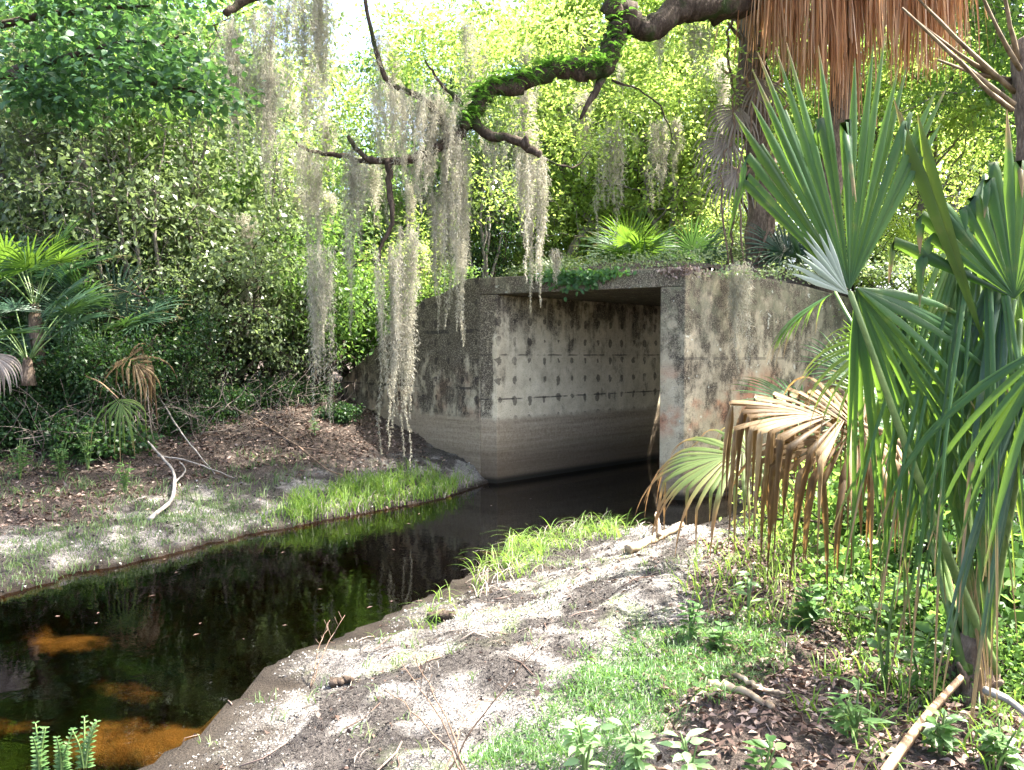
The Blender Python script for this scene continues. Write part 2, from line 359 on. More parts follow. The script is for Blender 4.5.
algae = k.mix(k.step(n4, 0.50, 0.68), algae, (0.52, 0.49, 0.44))
land = k.mix(k.math('MULTIPLY', k.math('MINIMUM', mk, 1.0), 0.88), algae, mud)
land = k.mix(lt, land, duff)
land = k.mix(k.step(z, 0.10, 0.015), land, (0.045, 0.036, 0.028))
bedc = k.mix(k.step(k.math('ADD', mk, k.math('MULTIPLY', k.math('SUBTRACT', n1, 0.5), 0.7)), 2.22, 2.95), k.mix(k.step(n1, 0.4, 0.7), (0.001, 0.0008, 0.0005), (0.004, 0.0027, 0.0014)), k.mix(n1, (0.10, 0.088, 0.07), (0.32, 0.285, 0.23)))
land = k.mix(k.step(mk, 1.9, 2.0), land, bedc)
bmp = k.math('ADD', k.math('ADD', k.math('MULTIPLY', n1, 0.5), n2), k.math('MULTIPLY', n4, 0.5))
b_ = k.n('ShaderNodeBsdfPrincipled'); k.set(b_.inputs['Base Color'], land); b_.inputs['Roughness'].default_value = 0.92; k.set(b_.inputs['Specular IOR Level'], k.math('MULTIPLY', k.step(mk, 2.0, 1.9), 0.15)); k.t.links.new(k.bump(bmp, 1.0, 0.06), b_.inputs['Normal'])
M_SOIL = k.done(b_.outputs[0])
g = mb.build('ground', M_SOIL, smooth=True); tag(g, kind='structure')

# water: tea coloured, clear near the surface
k = NT('creek_water'); o = k.coord()
wv = k.math('ADD', k.math('MULTIPLY', k.noise(k.mapv(o, (1.0, 1.0, 1)), 5.0, 3, 0.5, 0.4), 1.0), k.math('MULTIPLY', k.noise(o, 26, 2, 0.5), 0.12))
bn = k.bump(wv, 0.035, 0.05)
gl = k.n('ShaderNodeBsdfGlossy'); gl.inputs['Roughness'].default_value = 0.015; gl.inputs[0].default_value = (0.9, 0.92, 0.95, 1); k.t.links.new(bn, gl.inputs['Normal'])
tr = k.n('ShaderNodeBsdfTransparent'); tr.inputs[0].default_value = (0.60, 0.42, 0.19, 1)
fr = k.n('ShaderNodeFresnel'); fr.inputs['IOR'].default_value = 1.33; k.t.links.new(bn, fr.inputs['Normal'])
mx = k.n('ShaderNodeMixShader'); k.t.links.new(fr.outputs[0], mx.inputs[0]); k.t.links.new(tr.outputs[0], mx.inputs[1]); k.t.links.new(gl.outputs[0], mx.inputs[2])
M_WATER = k.done(mx.outputs[0])
mb = MB(); gx2 = np.linspace(-16, 16, 40); gy2 = np.linspace(-12, 34, 60); X2, Y2 = np.meshgrid(gx2, gy2)
i = (np.arange(59)[:, None] * 40 + np.arange(39)[None]).ravel()
mb.add(np.stack([X2.ravel(), Y2.ravel(), X2.ravel() * 0], 1), np.stack([i, i + 1, i + 41, i + 40], 1))
tag(mb.build('water', M_WATER, smooth=True), kind='structure')

# ------------------------------------------------------------------ concrete
def concrete(name, dark=0.5, red=0.0, ties=0.0, lichen=0.0, flip_end=False, band=0.98, ceil=False, lines=((1.31, .012), (2.0, .010)), lstr=0.8, siltd=0.45, wv=0.55, endface=0.0, topd=0.0, gain=1.0):
    k = NT(name); o = k.coord(); s = k.sep(o); z = k.math('ADD', s[2], 0.0); u = k.attr('rad')
    uv = k.n('ShaderNodeCombineXYZ'); k.set(uv.inputs[0], u); k.set(uv.inputs[1], 0.0); k.set(uv.inputs[2], z)
    p = o
    nL = k.noise(p, 1.3, 5, 0.6); nM = k.noise(p, 6, 6, 0.65); nF = k.noise(p, 60, 4, 0.7)
    nV = k.noise(k.mapv(p, (5.5, 5.5, 0.8)), 1.4, 6, 0.7); nH = k.math('ADD', k.math('MULTIPLY', k.noise(k.mapv(p, (0.5, 0.5, 16)), 1.2, 5, 0.6), 0.5), k.math('MULTIPLY', k.noise(p, 22, 5, 0.7), 0.5))
    col = k.ramp(k.math('ADD', k.math('MULTIPLY', nL, 0.5), k.math('MULTIPLY', nM, 0.5)), [(q_, (c_[0] * gain, c_[1] * gain * 0.985, c_[2] * gain * 0.92)) for q_, c_ in ((0.3, (0.30, 0.25, 0.185)), (0.5, (0.48, 0.415, 0.315)), (0.7, (0.64, 0.565, 0.45)))])
    col = k.mix(k.step(nF, 0.52, 0.75), col, (0.13, 0.12, 0.105))
    col = k.mix(k.math('MULTIPLY', k.step(nF, 0.40, 0.22), 0.5), col, (0.62, 0.6, 0.55))
    up = k.step(z, band - 0.02, 3.0)
    if red:
        rz = k.math('MULTIPLY', k.step(z, 0.75, 1.1), k.step(z, 1.95, 1.5))
        rm = k.math('MULTIPLY', rz, k.step(k.noise(p, 1.6, 4, 0.6), 0.45, 0.62))
        col = k.mix(k.math('MULTIPLY', rm, red), col, (0.36, 0.15, 0.085))
    # mildew: vertical runs and blotches, heavier towards the top
    thr = k.math('MULTIPLY_ADD', up, 0.28 * dark, dark * 0.28)
    nB = k.noise(k.mapv(p, (1, 1, .75), (3, 1, 2)), 3.6, 9, 0.68)
    st = k.math('ADD', k.math('MULTIPLY', nV, wv), k.math('MULTIPLY', nB, 1 - wv))
    if endface: thr = k.math('ADD', thr, k.math('MULTIPLY', k.step(u, -0.012, -0.035), endface))
    if topd: thr = k.math('ADD', thr, k.math('MULTIPLY', k.step(z, 2.2, 2.8), topd))
    m = k.step(k.math('ADD', st, thr), 0.62, 0.78)
    above = k.step(k.math('ADD', z, k.math('MULTIPLY', nM, 0.08)), band, band + 0.12)
    m = k.math('MULTIPLY', m, above)
    m2 = k.math('MULTIPLY', m, k.step(nF, 0.25, 0.55))
    col = k.mix(k.math('MULTIPLY', m2, 0.93), col, (0.035, 0.027, 0.022))
    if lichen:
        lm = k.math('MULTIPLY', k.step(z, 1.7, 3.0), k.step(nM, 0.4, 0.62))
        col = k.mix(k.math('MULTIPLY', lm, lichen), col, (0.16, 0.155, 0.10))
        lw = k.step(k.noise(p, 9, 3, 0.5), 0.68, 0.72)
        col = k.mix(k.math('MULTIPLY', lw, 0.6), col, (0.52, 0.53, 0.46))
    if ties:
        a = k.math('SUBTRACT', k.math('FRACT', k.math('DIVIDE', k.math('ADD', u, 0.13), 0.34)), 0.5)
        b = k.math('SUBTRACT', k.math('FRACT', k.math('DIVIDE', k.math('ADD', z, 0.09), 0.31)), 0.5)
        wa = k.math('ADD', a, k.math('MULTIPLY', k.math('SUBTRACT', nM, 0.5), 0.45)); wb = k.math('ADD', b, k.math('MULTIPLY', k.math('SUBTRACT', nM, 0.5), 0.3))
        below = k.math('LESS_THAN', wb, 0.0); wb = k.math('MULTIPLY', wb, k.math('MULTIPLY_ADD', below, -0.5, 0.95))
        d = k.math('SQRT', k.math('ADD', k.math('MULTIPLY', wa, wa), k.math('MULTIPLY', wb, wb)))
        size = k.math('MULTIPLY_ADD', k.noise(p, 2.1, 4, 0.7), 0.42, -0.09)
        dm = k.math('MULTIPLY', k.math('LESS_THAN', d, size), above)
        dm = k.math('MULTIPLY', dm, k.step(k.noise(p, 34, 4, 0.7), 0.30, 0.46))
        dm = k.math('MULTIPLY', dm, k.step(k.noise(k.mapv(p, (1, 1, 1), (7, 3, 1)), 1.7, 3), 0.30, 0.46))
        col = k.mix(k.math('MULTIPLY', dm, ties), col, (0.045, 0.035, 0.03))
    if not ceil:
        for zl, wd in lines:
            lz = k.math('LESS_THAN', k.math('ABSOLUTE', k.math('SUBTRACT', k.math('ADD', z, k.math('MULTIPLY', k.math('SUBTRACT', nM, 0.5), 0.02)), zl)), wd)
            lz = k.math('MULTIPLY', lz, k.step(k.noise(k.mapv(p, (1.5, 1.5, 1.5)), 2.6, 4), 0.44, 0.56))
            col = k.mix(k.math('MULTIPLY', lz, lstr), col, (0.04, 0.034, 0.03))
        # silt line left by high water
        silt = k.ramp(nH, [(0.32, (0.20, 0.15, 0.10)), (0.52, (0.36, 0.285, 0.20)), (0.7, (0.48, 0.40, 0.30))])
        silt = k.mix(k.step(nF, 0.5, 0.72), silt, (0.16, 0.12, 0.085))
        silt = k.mix(k.math('MULTIPLY', k.step(z, 0.95, 0.2), siltd), silt, (0.07, 0.048, 0.03))
        col = k.mix(k.math('SUBTRACT', 1.0, above), col, silt)
        col = k.mix(k.step(z, 0.14, 0.04), col, (0.02, 0.017, 0.012))
    bh = k.math('ADD', k.math('MULTIPLY', nF, 0.7), k.math('MULTIPLY', nM, 0.6))
    return k.done(k.pbr(col, 0.9, 0.2, k.bump(bh, 0.55, 0.02)))

M_CW_SIDE = concrete('concrete_barrel', 0.30, 0, 0.72, siltd=0.78, wv=0.35, endface=0.20, topd=0.07, gain=1.22)
M_CW_LEFT = concrete('concrete_wing_stained', 0.70, 0.4, 0.8, lines=((1.47, .02), (2.38, .03)), wv=0.28)
M_CW_RIGHT = concrete('concrete_wing_lichen', 0.44, 0.8, 0.0, 0.8, band=0.5, lines=((1.95, .02),), lstr=0.5, wv=0.2, gain=0.78)
M_CW_TOP = concrete('concrete_lintel', 0.55, 0, 0, 0.35, ceil=True)

def prism(name, foot, zt, zb, udir, mat, parent, bev=0.018, uref=None, sub=1):
    """upright slab over a footprint (counter-clockwise), top height per corner"""
    foot = np.asarray(foot, float); n = len(foot); zt = np.broadcast_to(np.asarray(zt, float), (n,)); udir = np.asarray(udir, float)
    v = np.concatenate([np.c_[foot, np.full(n, zb)], np.c_[foot, zt]]); uref = foot[0] if uref is None else uref
    uu = (foot - uref) @ udir
    import bmesh
    bm = bmesh.new(); lay = bm.verts.layers.float.new('rad'); o = np.array(parent.matrix_basis.translation)
    vs = [bm.verts.new(tuple(p - o)) for p in v]
    for q, t in zip(vs, np.r_[uu, uu]): q[lay] = t
    bm.faces.new(vs[:n][::-1]); bm.faces.new(vs[n:])
    for j in range(n): bm.faces.new([vs[j], vs[(j + 1) % n], vs[n + (j + 1) % n], vs[n + j]])
    bmesh.ops.recalc_face_normals(bm, faces=bm.faces[:])
    bmesh.ops.bevel(bm, geom=[e for e in bm.edges], offset=bev, segments=2, affect='EDGES', profile=0.6)
    me = bpy.data.meshes.new(name); bm.to_mesh(me); bm.free(); me.materials.append(mat)
    ob = bpy.data.objects.new(name, me); COL.objects.link(ob); ob.parent = parent
    return ob

cv = empty('culvert', (0.9, 11.5, 0.0), 'weathered concrete box culvert with flared wing walls over the creek', 'culvert')
LEN = 4.9
perpL = np.array([-DV[1], DV[0]]) * 0.32
prism('side_wall', [A, A + DV * LEN, A + DV * LEN + perpL, L0], 2.935, -1.0, DV, M_CW_SIDE, cv)
prism('side_wall', [R0, R0 + DV * LEN, C + DV * LEN, C], 2.935, -1.0, DV, M_CW_RIGHT, cv, uref=C)
prism('roof_slab', [L0, R0, R0 + DV * LEN, L0 + DV * LEN], [3.2, 3.2, 3.2, 3.2], 2.938, (0.878, -0.479), M_CW_TOP, cv)
def wing(pts, tz, back, udir, mat, label):
    pts = np.array(pts); foot = list(pts) + [p + back for p in pts[::-1]]
    o = prism('wing_wall', foot, list(tz) + list(tz[::-1]), -1.0, udir, mat, cv, 0.02); tag(o, label)
tl = np.array([0, 0.28, 1.0, 1.4, 2.3, 4.2])
wing([L0 + EL * t for t in tl][::-1], [3.21, 3.19, 2.99, 2.93, 2.45, 1.4][::-1], np.array([0.21, 0.21]), -EL, M_CW_LEFT, 'black stained left wing wall')
tr_ = np.array([0, 1.2, 2.6, 4.4])
wing([R0 + ER * t for t in tr_], [3.205, 3.15, 3.09, 2.9], np.array([-0.17, 0.25]), ER, M_CW_RIGHT, 'lichen grey right wing wall with rusty patches')

# earth over the barrel
mb = MB(); nu, nv = 14, 40
uu, vv = np.meshgrid(np.linspace(0, 1, nu), np.linspace(0.35, LEN, nv)); wdn = 0.16 * ss((vv - 0.8) / 3.0); ed = np.minimum(uu, 1 - uu); uu = -wdn + uu * (1 + 2 * wdn)
pt = L0[None, None] + (R0 - L0)[None, None] * uu[..., None] + DV[None, None] * vv[..., None]
zz = 3.21 - 0.5 * (1 - ss(ed / 0.12)) * ss((vv - 0.8) / 2.0) + 0.28 * ss((vv - 0.35) / 1.2) * ss(ed / 0.3) + 0.10 * vnoise(pt[..., 0], pt[..., 1], 2.5, 31) * (vv > 0.5)
i = (np.arange(nv - 1)[:, None] * nu + np.arange(nu - 1)[None]).ravel()
top = np.concatenate([pt, zz[..., None]], -1).reshape(-1, 3)
mb.add(top, np.stack([i, i + 1, i + nu + 1, i + nu], 1), None, 1.0, 0.0)
tag(mb.build('embankment_soil', M_SOIL, smooth=True), kind='structure')

# ------------------------------------------------------------------ trees
def grow(seed, height, r0, base=0.3, spread=2.6, nlimb=12, sub=4, lean=(0, 0), wig=0.15, up=0.45, stems=1, stem_spread=0.3, cl=0.42, nleaf=9000, leaf=(0.075, 0.042), flat=0.6, nb_sides=7, topfac=0.75):
    """trunk + limbs (one mesh) and a leafy crown (one mesh) around the origin"""
    global rng
    keep = rng; rng = np.random.default_rng(seed)
    tb, lb = MB(), MB(); tips = []
    for sidx in range(stems):
        a0 = rng.uniform(0, 2 * pi); off = np.array([cos(a0), sin(a0)]) * stem_spread * (0.2 + rng.random()) * (stems > 1)
        hs = height * (1 if stems == 1 else rng.uniform(0.65, 1.0)); ln = np.array(lean) + off * 2.2
        n = 14; t = np.linspace(0, 1, n); wob = np.cumsum(rng.normal(size=(n, 2)) * wig * hs / n, 0); wob -= wob[0]
        pts = np.c_[off[0] * 0.4 + ln[0] * t ** 1.3 + wob[:, 0], off[1] * 0.4 + ln[1] * t ** 1.3 + wob[:, 1], t * hs * 0.93 - 0.15]
        rad = r0 * (1 - 0.86 * t) * (1 + 0.5 * np.exp(-t * 22)); tube(tb, pts, rad, nb_sides, rough=0.05)
        for q in range(nlimb):
            th = base + (0.98 - base) * (q + rng.random()) / nlimb; k0 = th * (n - 1); i0 = min(int(k0), n - 2)
            p0 = pts[i0] + (pts[i0 + 1] - pts[i0]) * (k0 - i0); az = rng.uniform(0, 2 * pi) if nlimb < 3 else q * 2.4 + rng.normal() * 0.5
            L = spread * (1 - (1 - topfac) * ((th - base) / (1 - base)) ** 1.5) * rng.uniform(0.6, 1.15) * (0.75 if th > 0.9 else 1)
            d = np.array([cos(az), sin(az), up + rng.normal() * 0.25]); d /= np.linalg.norm(d)
            m = 7; pp = [p0]
            for j in range(m - 1):
                d = nrm(d + rng.normal(size=3) * 0.22 + np.array([0, 0, 0.05])); pp.append(pp[-1] + d * L / (m - 1))
            pp = np.array(pp); rl = max(0.012, r0 * (1 - 0.86 * th) * 0.5); tube(tb, pp, np.linspace(rl, 0.008, m), 5)
            tips.append(pp[-1]); tips.append(pp[-3])
            for s2 in range(sub):
                jj = rng.integers(2, m); p1 = pp[jj]; d2 = nrm(d + rng.normal(size=3) * 0.8); L2 = L * rng.uniform(0.25, 0.5)
                ppp = np.array([p1, p1 + d2 * L2 * 0.5 + rng.normal(size=3) * 0.05, p1 + d2 * L2 + np.array([0, 0, -0.05])])
                tube(tb, ppp, np.linspace(rl * 0.45, 0.005, 3), 4, cap=False); tips.append(ppp[-1]); tips.append(ppp[1])
    tips = np.array(tips); K = len(tips); ci = rng.integers(0, K, nleaf)
    csz = rng.uniform(0.6, 1.3, K) * cl; ctone = rng.normal(0.5, 0.17, K)
    off = rng.normal(size=(nleaf, 3)) * np.array([1, 1, flat]) * csz[ci][:, None] * 0.62
    c = tips[ci] + off
    d = nrm(off + rng.normal(size=(nleaf, 3)) * 0.35 + np.array([0, 0, -0.25]))
    nn = nrm(rng.normal(size=(nleaf, 3)) * 0.75 + np.array([0, 0, 0.9]))
    sz = rng.uniform(0.5, 1.5, nleaf)
    leaves(lb, c, d, nn, leaf[0] * sz, leaf[1] * sz * rng.uniform(0.8, 1.2, nleaf), np.clip(ctone[ci] + rng.normal(0, 0.16, nleaf), 0, 1))
    rng = keep
    return tb, lb

PROTO = {}
def proto(key, **kw):
    tb, lb = grow(**kw); PROTO[key] = (tb.mesh(key + '_trunk', smooth=True), lb.mesh(key + '_crown'))
    PROTO[key][0].materials.append(M_BARKGREY); PROTO[key][1].materials.append(GREENS['mid'])
def plant_tree(key, name, xy, label, cat, group=None, scale=1.0, rot=0.0, leaf='mid', bark=None, z=None, zs=1.0, parts=('trunk', 'crown')):
    x, y = xy; z = H(x, y) - 0.05 if z is None else z
    e = empty(name, (x, y, z), label, cat, group); e.rotation_euler = (0, 0, rot); e.scale = (scale, scale, scale * zs)
    for nm, me, mt in zip(parts, PROTO[key], (bark or M_BARKGREY, GREENS[leaf])):
        o = bpy.data.objects.new(nm, me); COL.objects.link(o); o.parent = e
        o.material_slots[0].link = 'OBJECT'; o.material_slots[0].material = mt
    return e

proto('canopy_a', seed=11, height=13, r0=0.22, base=0.28, spread=3.4, nlimb=20, sub=5, cl=0.62, nleaf=16000, leaf=(0.15, 0.085), wig=0.25)
proto('canopy_b', seed=12, height=15, r0=0.26, base=0.35, spread=3.8, nlimb=20, sub=5, cl=0.62, nleaf=16000, leaf=(0.16, 0.09), wig=0.35, up=0.6)
proto('mid_a', seed=13, height=7.5, r0=0.10, base=0.2, spread=2.1, nlimb=18, sub=5, cl=0.42, nleaf=14000, leaf=(0.105, 0.055), wig=0.3, stems=2, stem_spread=0.3)
proto('mid_b', seed=14, height=8.5, r0=0.12, base=0.3, spread=2.5, nlimb=22, sub=5, cl=0.44, nleaf=14000, leaf=(0.11, 0.06), wig=0.4)
proto('shrub_a', seed=15, height=3.2, r0=0.045, base=0.15, spread=0.95, nlimb=9, sub=4, cl=0.26, nleaf=9500, leaf=(0.07, 0.034), wig=0.5, stems=6, stem_spread=0.5)
proto('shrub_b', seed=16, height=2.4, r0=0.035, base=0.08, spread=0.8, nlimb=8, sub=4, cl=0.28, nleaf=11000, leaf=(0.06, 0.034), wig=0.5, stems=6, stem_spread=0.5)
proto('shrub_c', seed=17, height=4.2, r0=0.05, base=0.32, spread=1.2, nlimb=10, sub=4, cl=0.28, nleaf=8500, leaf=(0.08, 0.045), wig=0.45, stems=5, stem_spread=0.5)
proto('low_a', seed=18, height=0.9, r0=0.02, base=0.1, spread=0.5, nlimb=7, sub=4, cl=0.2, nleaf=4200, leaf=(0.06, 0.04), wig=0.5, stems=5, stem_spread=0.3)
proto('low_b', seed=19, height=0.7, r0=0.015, base=0.1, spread=0.5, nlimb=7, sub=4, cl=0.18, nleaf=2600, leaf=(0.09, 0.06), wig=0.5, stems=5, stem_spread=0.3)

def px_x(px, D): return (px - 512) / FPX * D
# far forest wall -------------------------------------------------
FARG = 'trees of the far forest wall'
far = []
for D, step in ((34, 105), (27, 115), (22, 120)):
    for px in range(-160, 1260, step):
        px = px + rng.uniform(-25, 25); far.append((px, D + rng.uniform(-2, 2)))
for n_, (px, D) in enumerate(far):
    if 300 < px < 470 and D > 18: key, sc = 'mid_b', 0.85
    else: key, sc = ('canopy_a', 'canopy_b')[n_ % 2], rng.uniform(0.75, 1.0)
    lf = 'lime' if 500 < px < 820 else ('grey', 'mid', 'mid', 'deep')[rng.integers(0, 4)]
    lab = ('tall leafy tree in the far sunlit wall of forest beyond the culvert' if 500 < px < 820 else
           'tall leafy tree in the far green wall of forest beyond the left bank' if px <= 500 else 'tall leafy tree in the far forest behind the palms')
    plant_tree(key, 'forest_tree', (px_x(px, D), D), lab, 'tree', FARG + (' beyond the culvert' if 500 < px < 820 else ' on the left' if px <= 500 else ' on the right'), sc, rng.uniform(0, 6.28), lf)

# middle trees ----------------------------------------------------
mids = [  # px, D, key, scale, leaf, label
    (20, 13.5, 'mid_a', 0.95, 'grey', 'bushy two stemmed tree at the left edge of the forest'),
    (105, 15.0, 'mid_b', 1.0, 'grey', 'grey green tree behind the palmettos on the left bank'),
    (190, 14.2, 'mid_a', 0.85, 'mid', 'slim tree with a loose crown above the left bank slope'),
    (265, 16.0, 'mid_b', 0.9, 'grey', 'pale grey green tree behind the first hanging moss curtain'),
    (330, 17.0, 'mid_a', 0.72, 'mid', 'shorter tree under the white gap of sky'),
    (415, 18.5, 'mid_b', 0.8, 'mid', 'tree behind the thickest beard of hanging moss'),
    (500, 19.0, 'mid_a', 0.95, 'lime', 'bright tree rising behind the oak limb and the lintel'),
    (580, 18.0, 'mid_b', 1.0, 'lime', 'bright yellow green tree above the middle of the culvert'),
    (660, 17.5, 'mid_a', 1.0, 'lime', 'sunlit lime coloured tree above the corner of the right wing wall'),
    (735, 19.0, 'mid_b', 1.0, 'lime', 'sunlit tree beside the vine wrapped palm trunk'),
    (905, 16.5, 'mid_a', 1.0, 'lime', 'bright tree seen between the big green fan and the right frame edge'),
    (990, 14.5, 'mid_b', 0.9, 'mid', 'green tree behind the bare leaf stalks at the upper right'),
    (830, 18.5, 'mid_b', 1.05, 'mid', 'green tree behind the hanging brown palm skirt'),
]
for px, D, key, sc, lf, lab in mids:
    plant_tree(key, 'understory_tree', (px_x(px, D), D), lab, 'tree', 'middle trees of the forest', sc, rng.uniform(0, 6.28), lf)
# leaning dark trunks on the left
tb, lb = grow(41, 9, 0.17, 0.45, 2.6, 12, 5, lean=(1.4, 0.8), wig=0.25, cl=0.6, nleaf=12000, leaf=(0.11, 0.06))
PROTO['lean'] = (tb.mesh('lean_trunk', smooth=True), lb.mesh('lean_crown'))
for q in (0, 1): PROTO['lean'][q].materials.append(M_BARK)
plant_tree('lean', 'leaning_tree', (px_x(62, 12.6), 12.6), 'dark trunked tree leaning to the right behind the palmettos', 'tree', None, 1.0, 0, 'mid', M_BARK)
tb, lb = grow(42, 6.5, 0.05, 0.5, 1.0, 6, 3, wig=0.12, cl=0.4, nleaf=3500, leaf=(0.09, 0.05), stems=5, stem_spread=0.25)
PROTO['thin'] = (tb.mesh('thin_trunk', smooth=True), lb.mesh('thin_crown'))
for q in (0, 1): PROTO['thin'][q].materials.append(M_BARK)
plant_tree('thin', 'thin_tree', (px_x(143, 12.2), 12.2), 'clump of thin upright grey stems left of the hanging moss', 'tree', None, 1.0, 0.4, 'grey', M_BARKGREY)

for px, D, sc, lab in ((88, 13.0, 1.05, 'clump of pale upright stems right of the spiky palmetto'), (205, 13.2, 1.1, 'clump of slim pale stems above the leaf covered slope'), (285, 14.0, 1.0, 'clump of slim stems behind the small forked twig'), (170, 15.0, 1.3, 'taller clump of slim stems deep in the left thicket'), (480, 16.5, .9, 'clump of slim stems behind the left end of the oak limb')):
    plant_tree('thin', 'thin_tree', (px_x(px, D), D), lab, 'tree', None, sc, rng.uniform(0, 6), 'grey', M_BARKGREY)
# shrubs along the left bank --------------------------------------
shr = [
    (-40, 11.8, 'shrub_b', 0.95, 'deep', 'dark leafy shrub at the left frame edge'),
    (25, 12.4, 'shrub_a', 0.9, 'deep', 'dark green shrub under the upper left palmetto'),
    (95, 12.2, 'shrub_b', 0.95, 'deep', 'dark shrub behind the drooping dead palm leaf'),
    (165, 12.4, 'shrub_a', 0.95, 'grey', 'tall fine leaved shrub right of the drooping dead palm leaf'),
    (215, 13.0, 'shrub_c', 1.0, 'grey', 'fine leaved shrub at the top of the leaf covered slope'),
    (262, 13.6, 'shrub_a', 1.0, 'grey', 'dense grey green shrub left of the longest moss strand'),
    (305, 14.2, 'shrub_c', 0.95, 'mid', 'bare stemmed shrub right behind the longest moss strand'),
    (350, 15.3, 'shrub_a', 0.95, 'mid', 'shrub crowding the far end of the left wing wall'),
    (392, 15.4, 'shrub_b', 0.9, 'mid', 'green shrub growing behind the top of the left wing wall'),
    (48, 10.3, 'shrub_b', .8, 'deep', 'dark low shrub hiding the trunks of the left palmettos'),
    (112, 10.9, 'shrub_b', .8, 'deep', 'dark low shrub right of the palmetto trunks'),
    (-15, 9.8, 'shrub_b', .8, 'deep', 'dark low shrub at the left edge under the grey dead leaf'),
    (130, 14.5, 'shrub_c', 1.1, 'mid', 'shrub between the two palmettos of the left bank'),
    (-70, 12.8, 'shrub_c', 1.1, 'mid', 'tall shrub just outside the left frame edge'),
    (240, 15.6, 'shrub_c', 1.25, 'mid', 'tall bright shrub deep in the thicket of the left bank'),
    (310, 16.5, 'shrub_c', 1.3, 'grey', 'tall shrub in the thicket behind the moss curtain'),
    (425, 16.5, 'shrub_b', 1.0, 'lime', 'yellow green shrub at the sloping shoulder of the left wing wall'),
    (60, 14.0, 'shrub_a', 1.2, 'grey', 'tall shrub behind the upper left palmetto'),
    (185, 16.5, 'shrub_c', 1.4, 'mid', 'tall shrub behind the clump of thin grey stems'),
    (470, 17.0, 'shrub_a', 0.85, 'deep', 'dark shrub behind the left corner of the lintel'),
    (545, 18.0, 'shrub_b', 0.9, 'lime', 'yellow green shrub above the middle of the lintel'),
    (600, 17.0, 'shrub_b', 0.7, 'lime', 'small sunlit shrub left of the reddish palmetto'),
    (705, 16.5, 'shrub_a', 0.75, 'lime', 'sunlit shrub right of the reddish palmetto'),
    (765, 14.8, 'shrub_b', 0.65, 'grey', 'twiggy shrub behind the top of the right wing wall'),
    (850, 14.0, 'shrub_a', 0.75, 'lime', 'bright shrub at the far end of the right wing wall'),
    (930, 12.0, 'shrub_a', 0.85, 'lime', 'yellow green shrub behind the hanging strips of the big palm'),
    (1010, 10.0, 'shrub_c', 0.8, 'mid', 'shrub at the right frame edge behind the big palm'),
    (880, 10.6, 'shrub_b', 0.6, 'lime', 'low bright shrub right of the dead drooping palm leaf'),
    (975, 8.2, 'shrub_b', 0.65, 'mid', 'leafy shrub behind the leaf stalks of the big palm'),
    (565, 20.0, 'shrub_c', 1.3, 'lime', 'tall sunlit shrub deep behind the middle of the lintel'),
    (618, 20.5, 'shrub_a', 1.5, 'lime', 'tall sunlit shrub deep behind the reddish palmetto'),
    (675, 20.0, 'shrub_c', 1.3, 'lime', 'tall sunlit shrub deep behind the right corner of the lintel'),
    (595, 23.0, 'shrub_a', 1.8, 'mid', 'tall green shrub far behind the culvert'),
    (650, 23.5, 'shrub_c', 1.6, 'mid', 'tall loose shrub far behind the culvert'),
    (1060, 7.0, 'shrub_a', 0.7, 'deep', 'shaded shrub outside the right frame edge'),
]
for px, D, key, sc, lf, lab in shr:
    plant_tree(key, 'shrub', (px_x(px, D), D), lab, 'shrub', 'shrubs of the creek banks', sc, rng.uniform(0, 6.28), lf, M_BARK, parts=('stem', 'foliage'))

LOWS = [  # deep leaf colour darkens the left bushes in place of shade
    (20, 446, 'low_a', .9, 'deep', 'dark low bush at the left edge of the left bank'), (75, 440, 'low_a', .7, 'deep', 'low bush under the pale drooping palm leaf'),
    (120, 452, 'low_b', .7, 'deep', 'broad leaved low bush left of the bleached branch'), (170, 432, 'low_a', .6, 'deep', 'low bush above the bleached branch'),
    (215, 418, 'low_a', .7, 'deep', 'dark low bush at the top of the leaf covered slope'), (262, 405, 'low_a', .7, 'deep', 'dark low bush below the grey green shrubs'),
    (300, 402, 'low_a', .6, 'deep', 'low bush left of the lone moss strand tip'), (330, 420, 'low_b', .45, 'deep', 'small broad leaved bush on the slope by the left wing wall'),
    (860, 590, 'low_b', .55, 'mid', 'low bush in front of the sunlit grass'), (900, 560, 'low_a', .9, 'mid', 'low bush behind the thin seedling'),
    (945, 575, 'low_b', .9, 'mid', 'broad leaved bush behind the big palm stalks'), (990, 590, 'low_a', 1.0, 'deep', 'dark bush right behind the big palm base'),
    (1015, 640, 'low_b', .8, 'mid', 'broad leaved bush at the right frame edge'), (925, 640, 'low_a', .5, 'mid', 'little bush left of the big palm base'),
    (840, 540, 'low_a', .8, 'lime', 'sunlit bush under the right end of the dead palm leaf'), (900, 520, 'low_a', 1.1, 'lime', 'sunlit bush at the foot of the right wing wall'),
    (960, 540, 'low_a', 1.2, 'mid', 'bush in the gap between the big palm and the right wing wall'), (1000, 690, 'low_a', .45, 'mid', 'little bush right of the big palm base'),
]
for px, py, key, sc, lf, lab in LOWS:
    g0 = G(px, py); plant_tree(key, 'low_bush', g0[:2], lab, 'bush', 'low bushes of the creek banks', sc, rng.uniform(0, 6.28), lf, M_BARK, parts=('stem', 'foliage'))

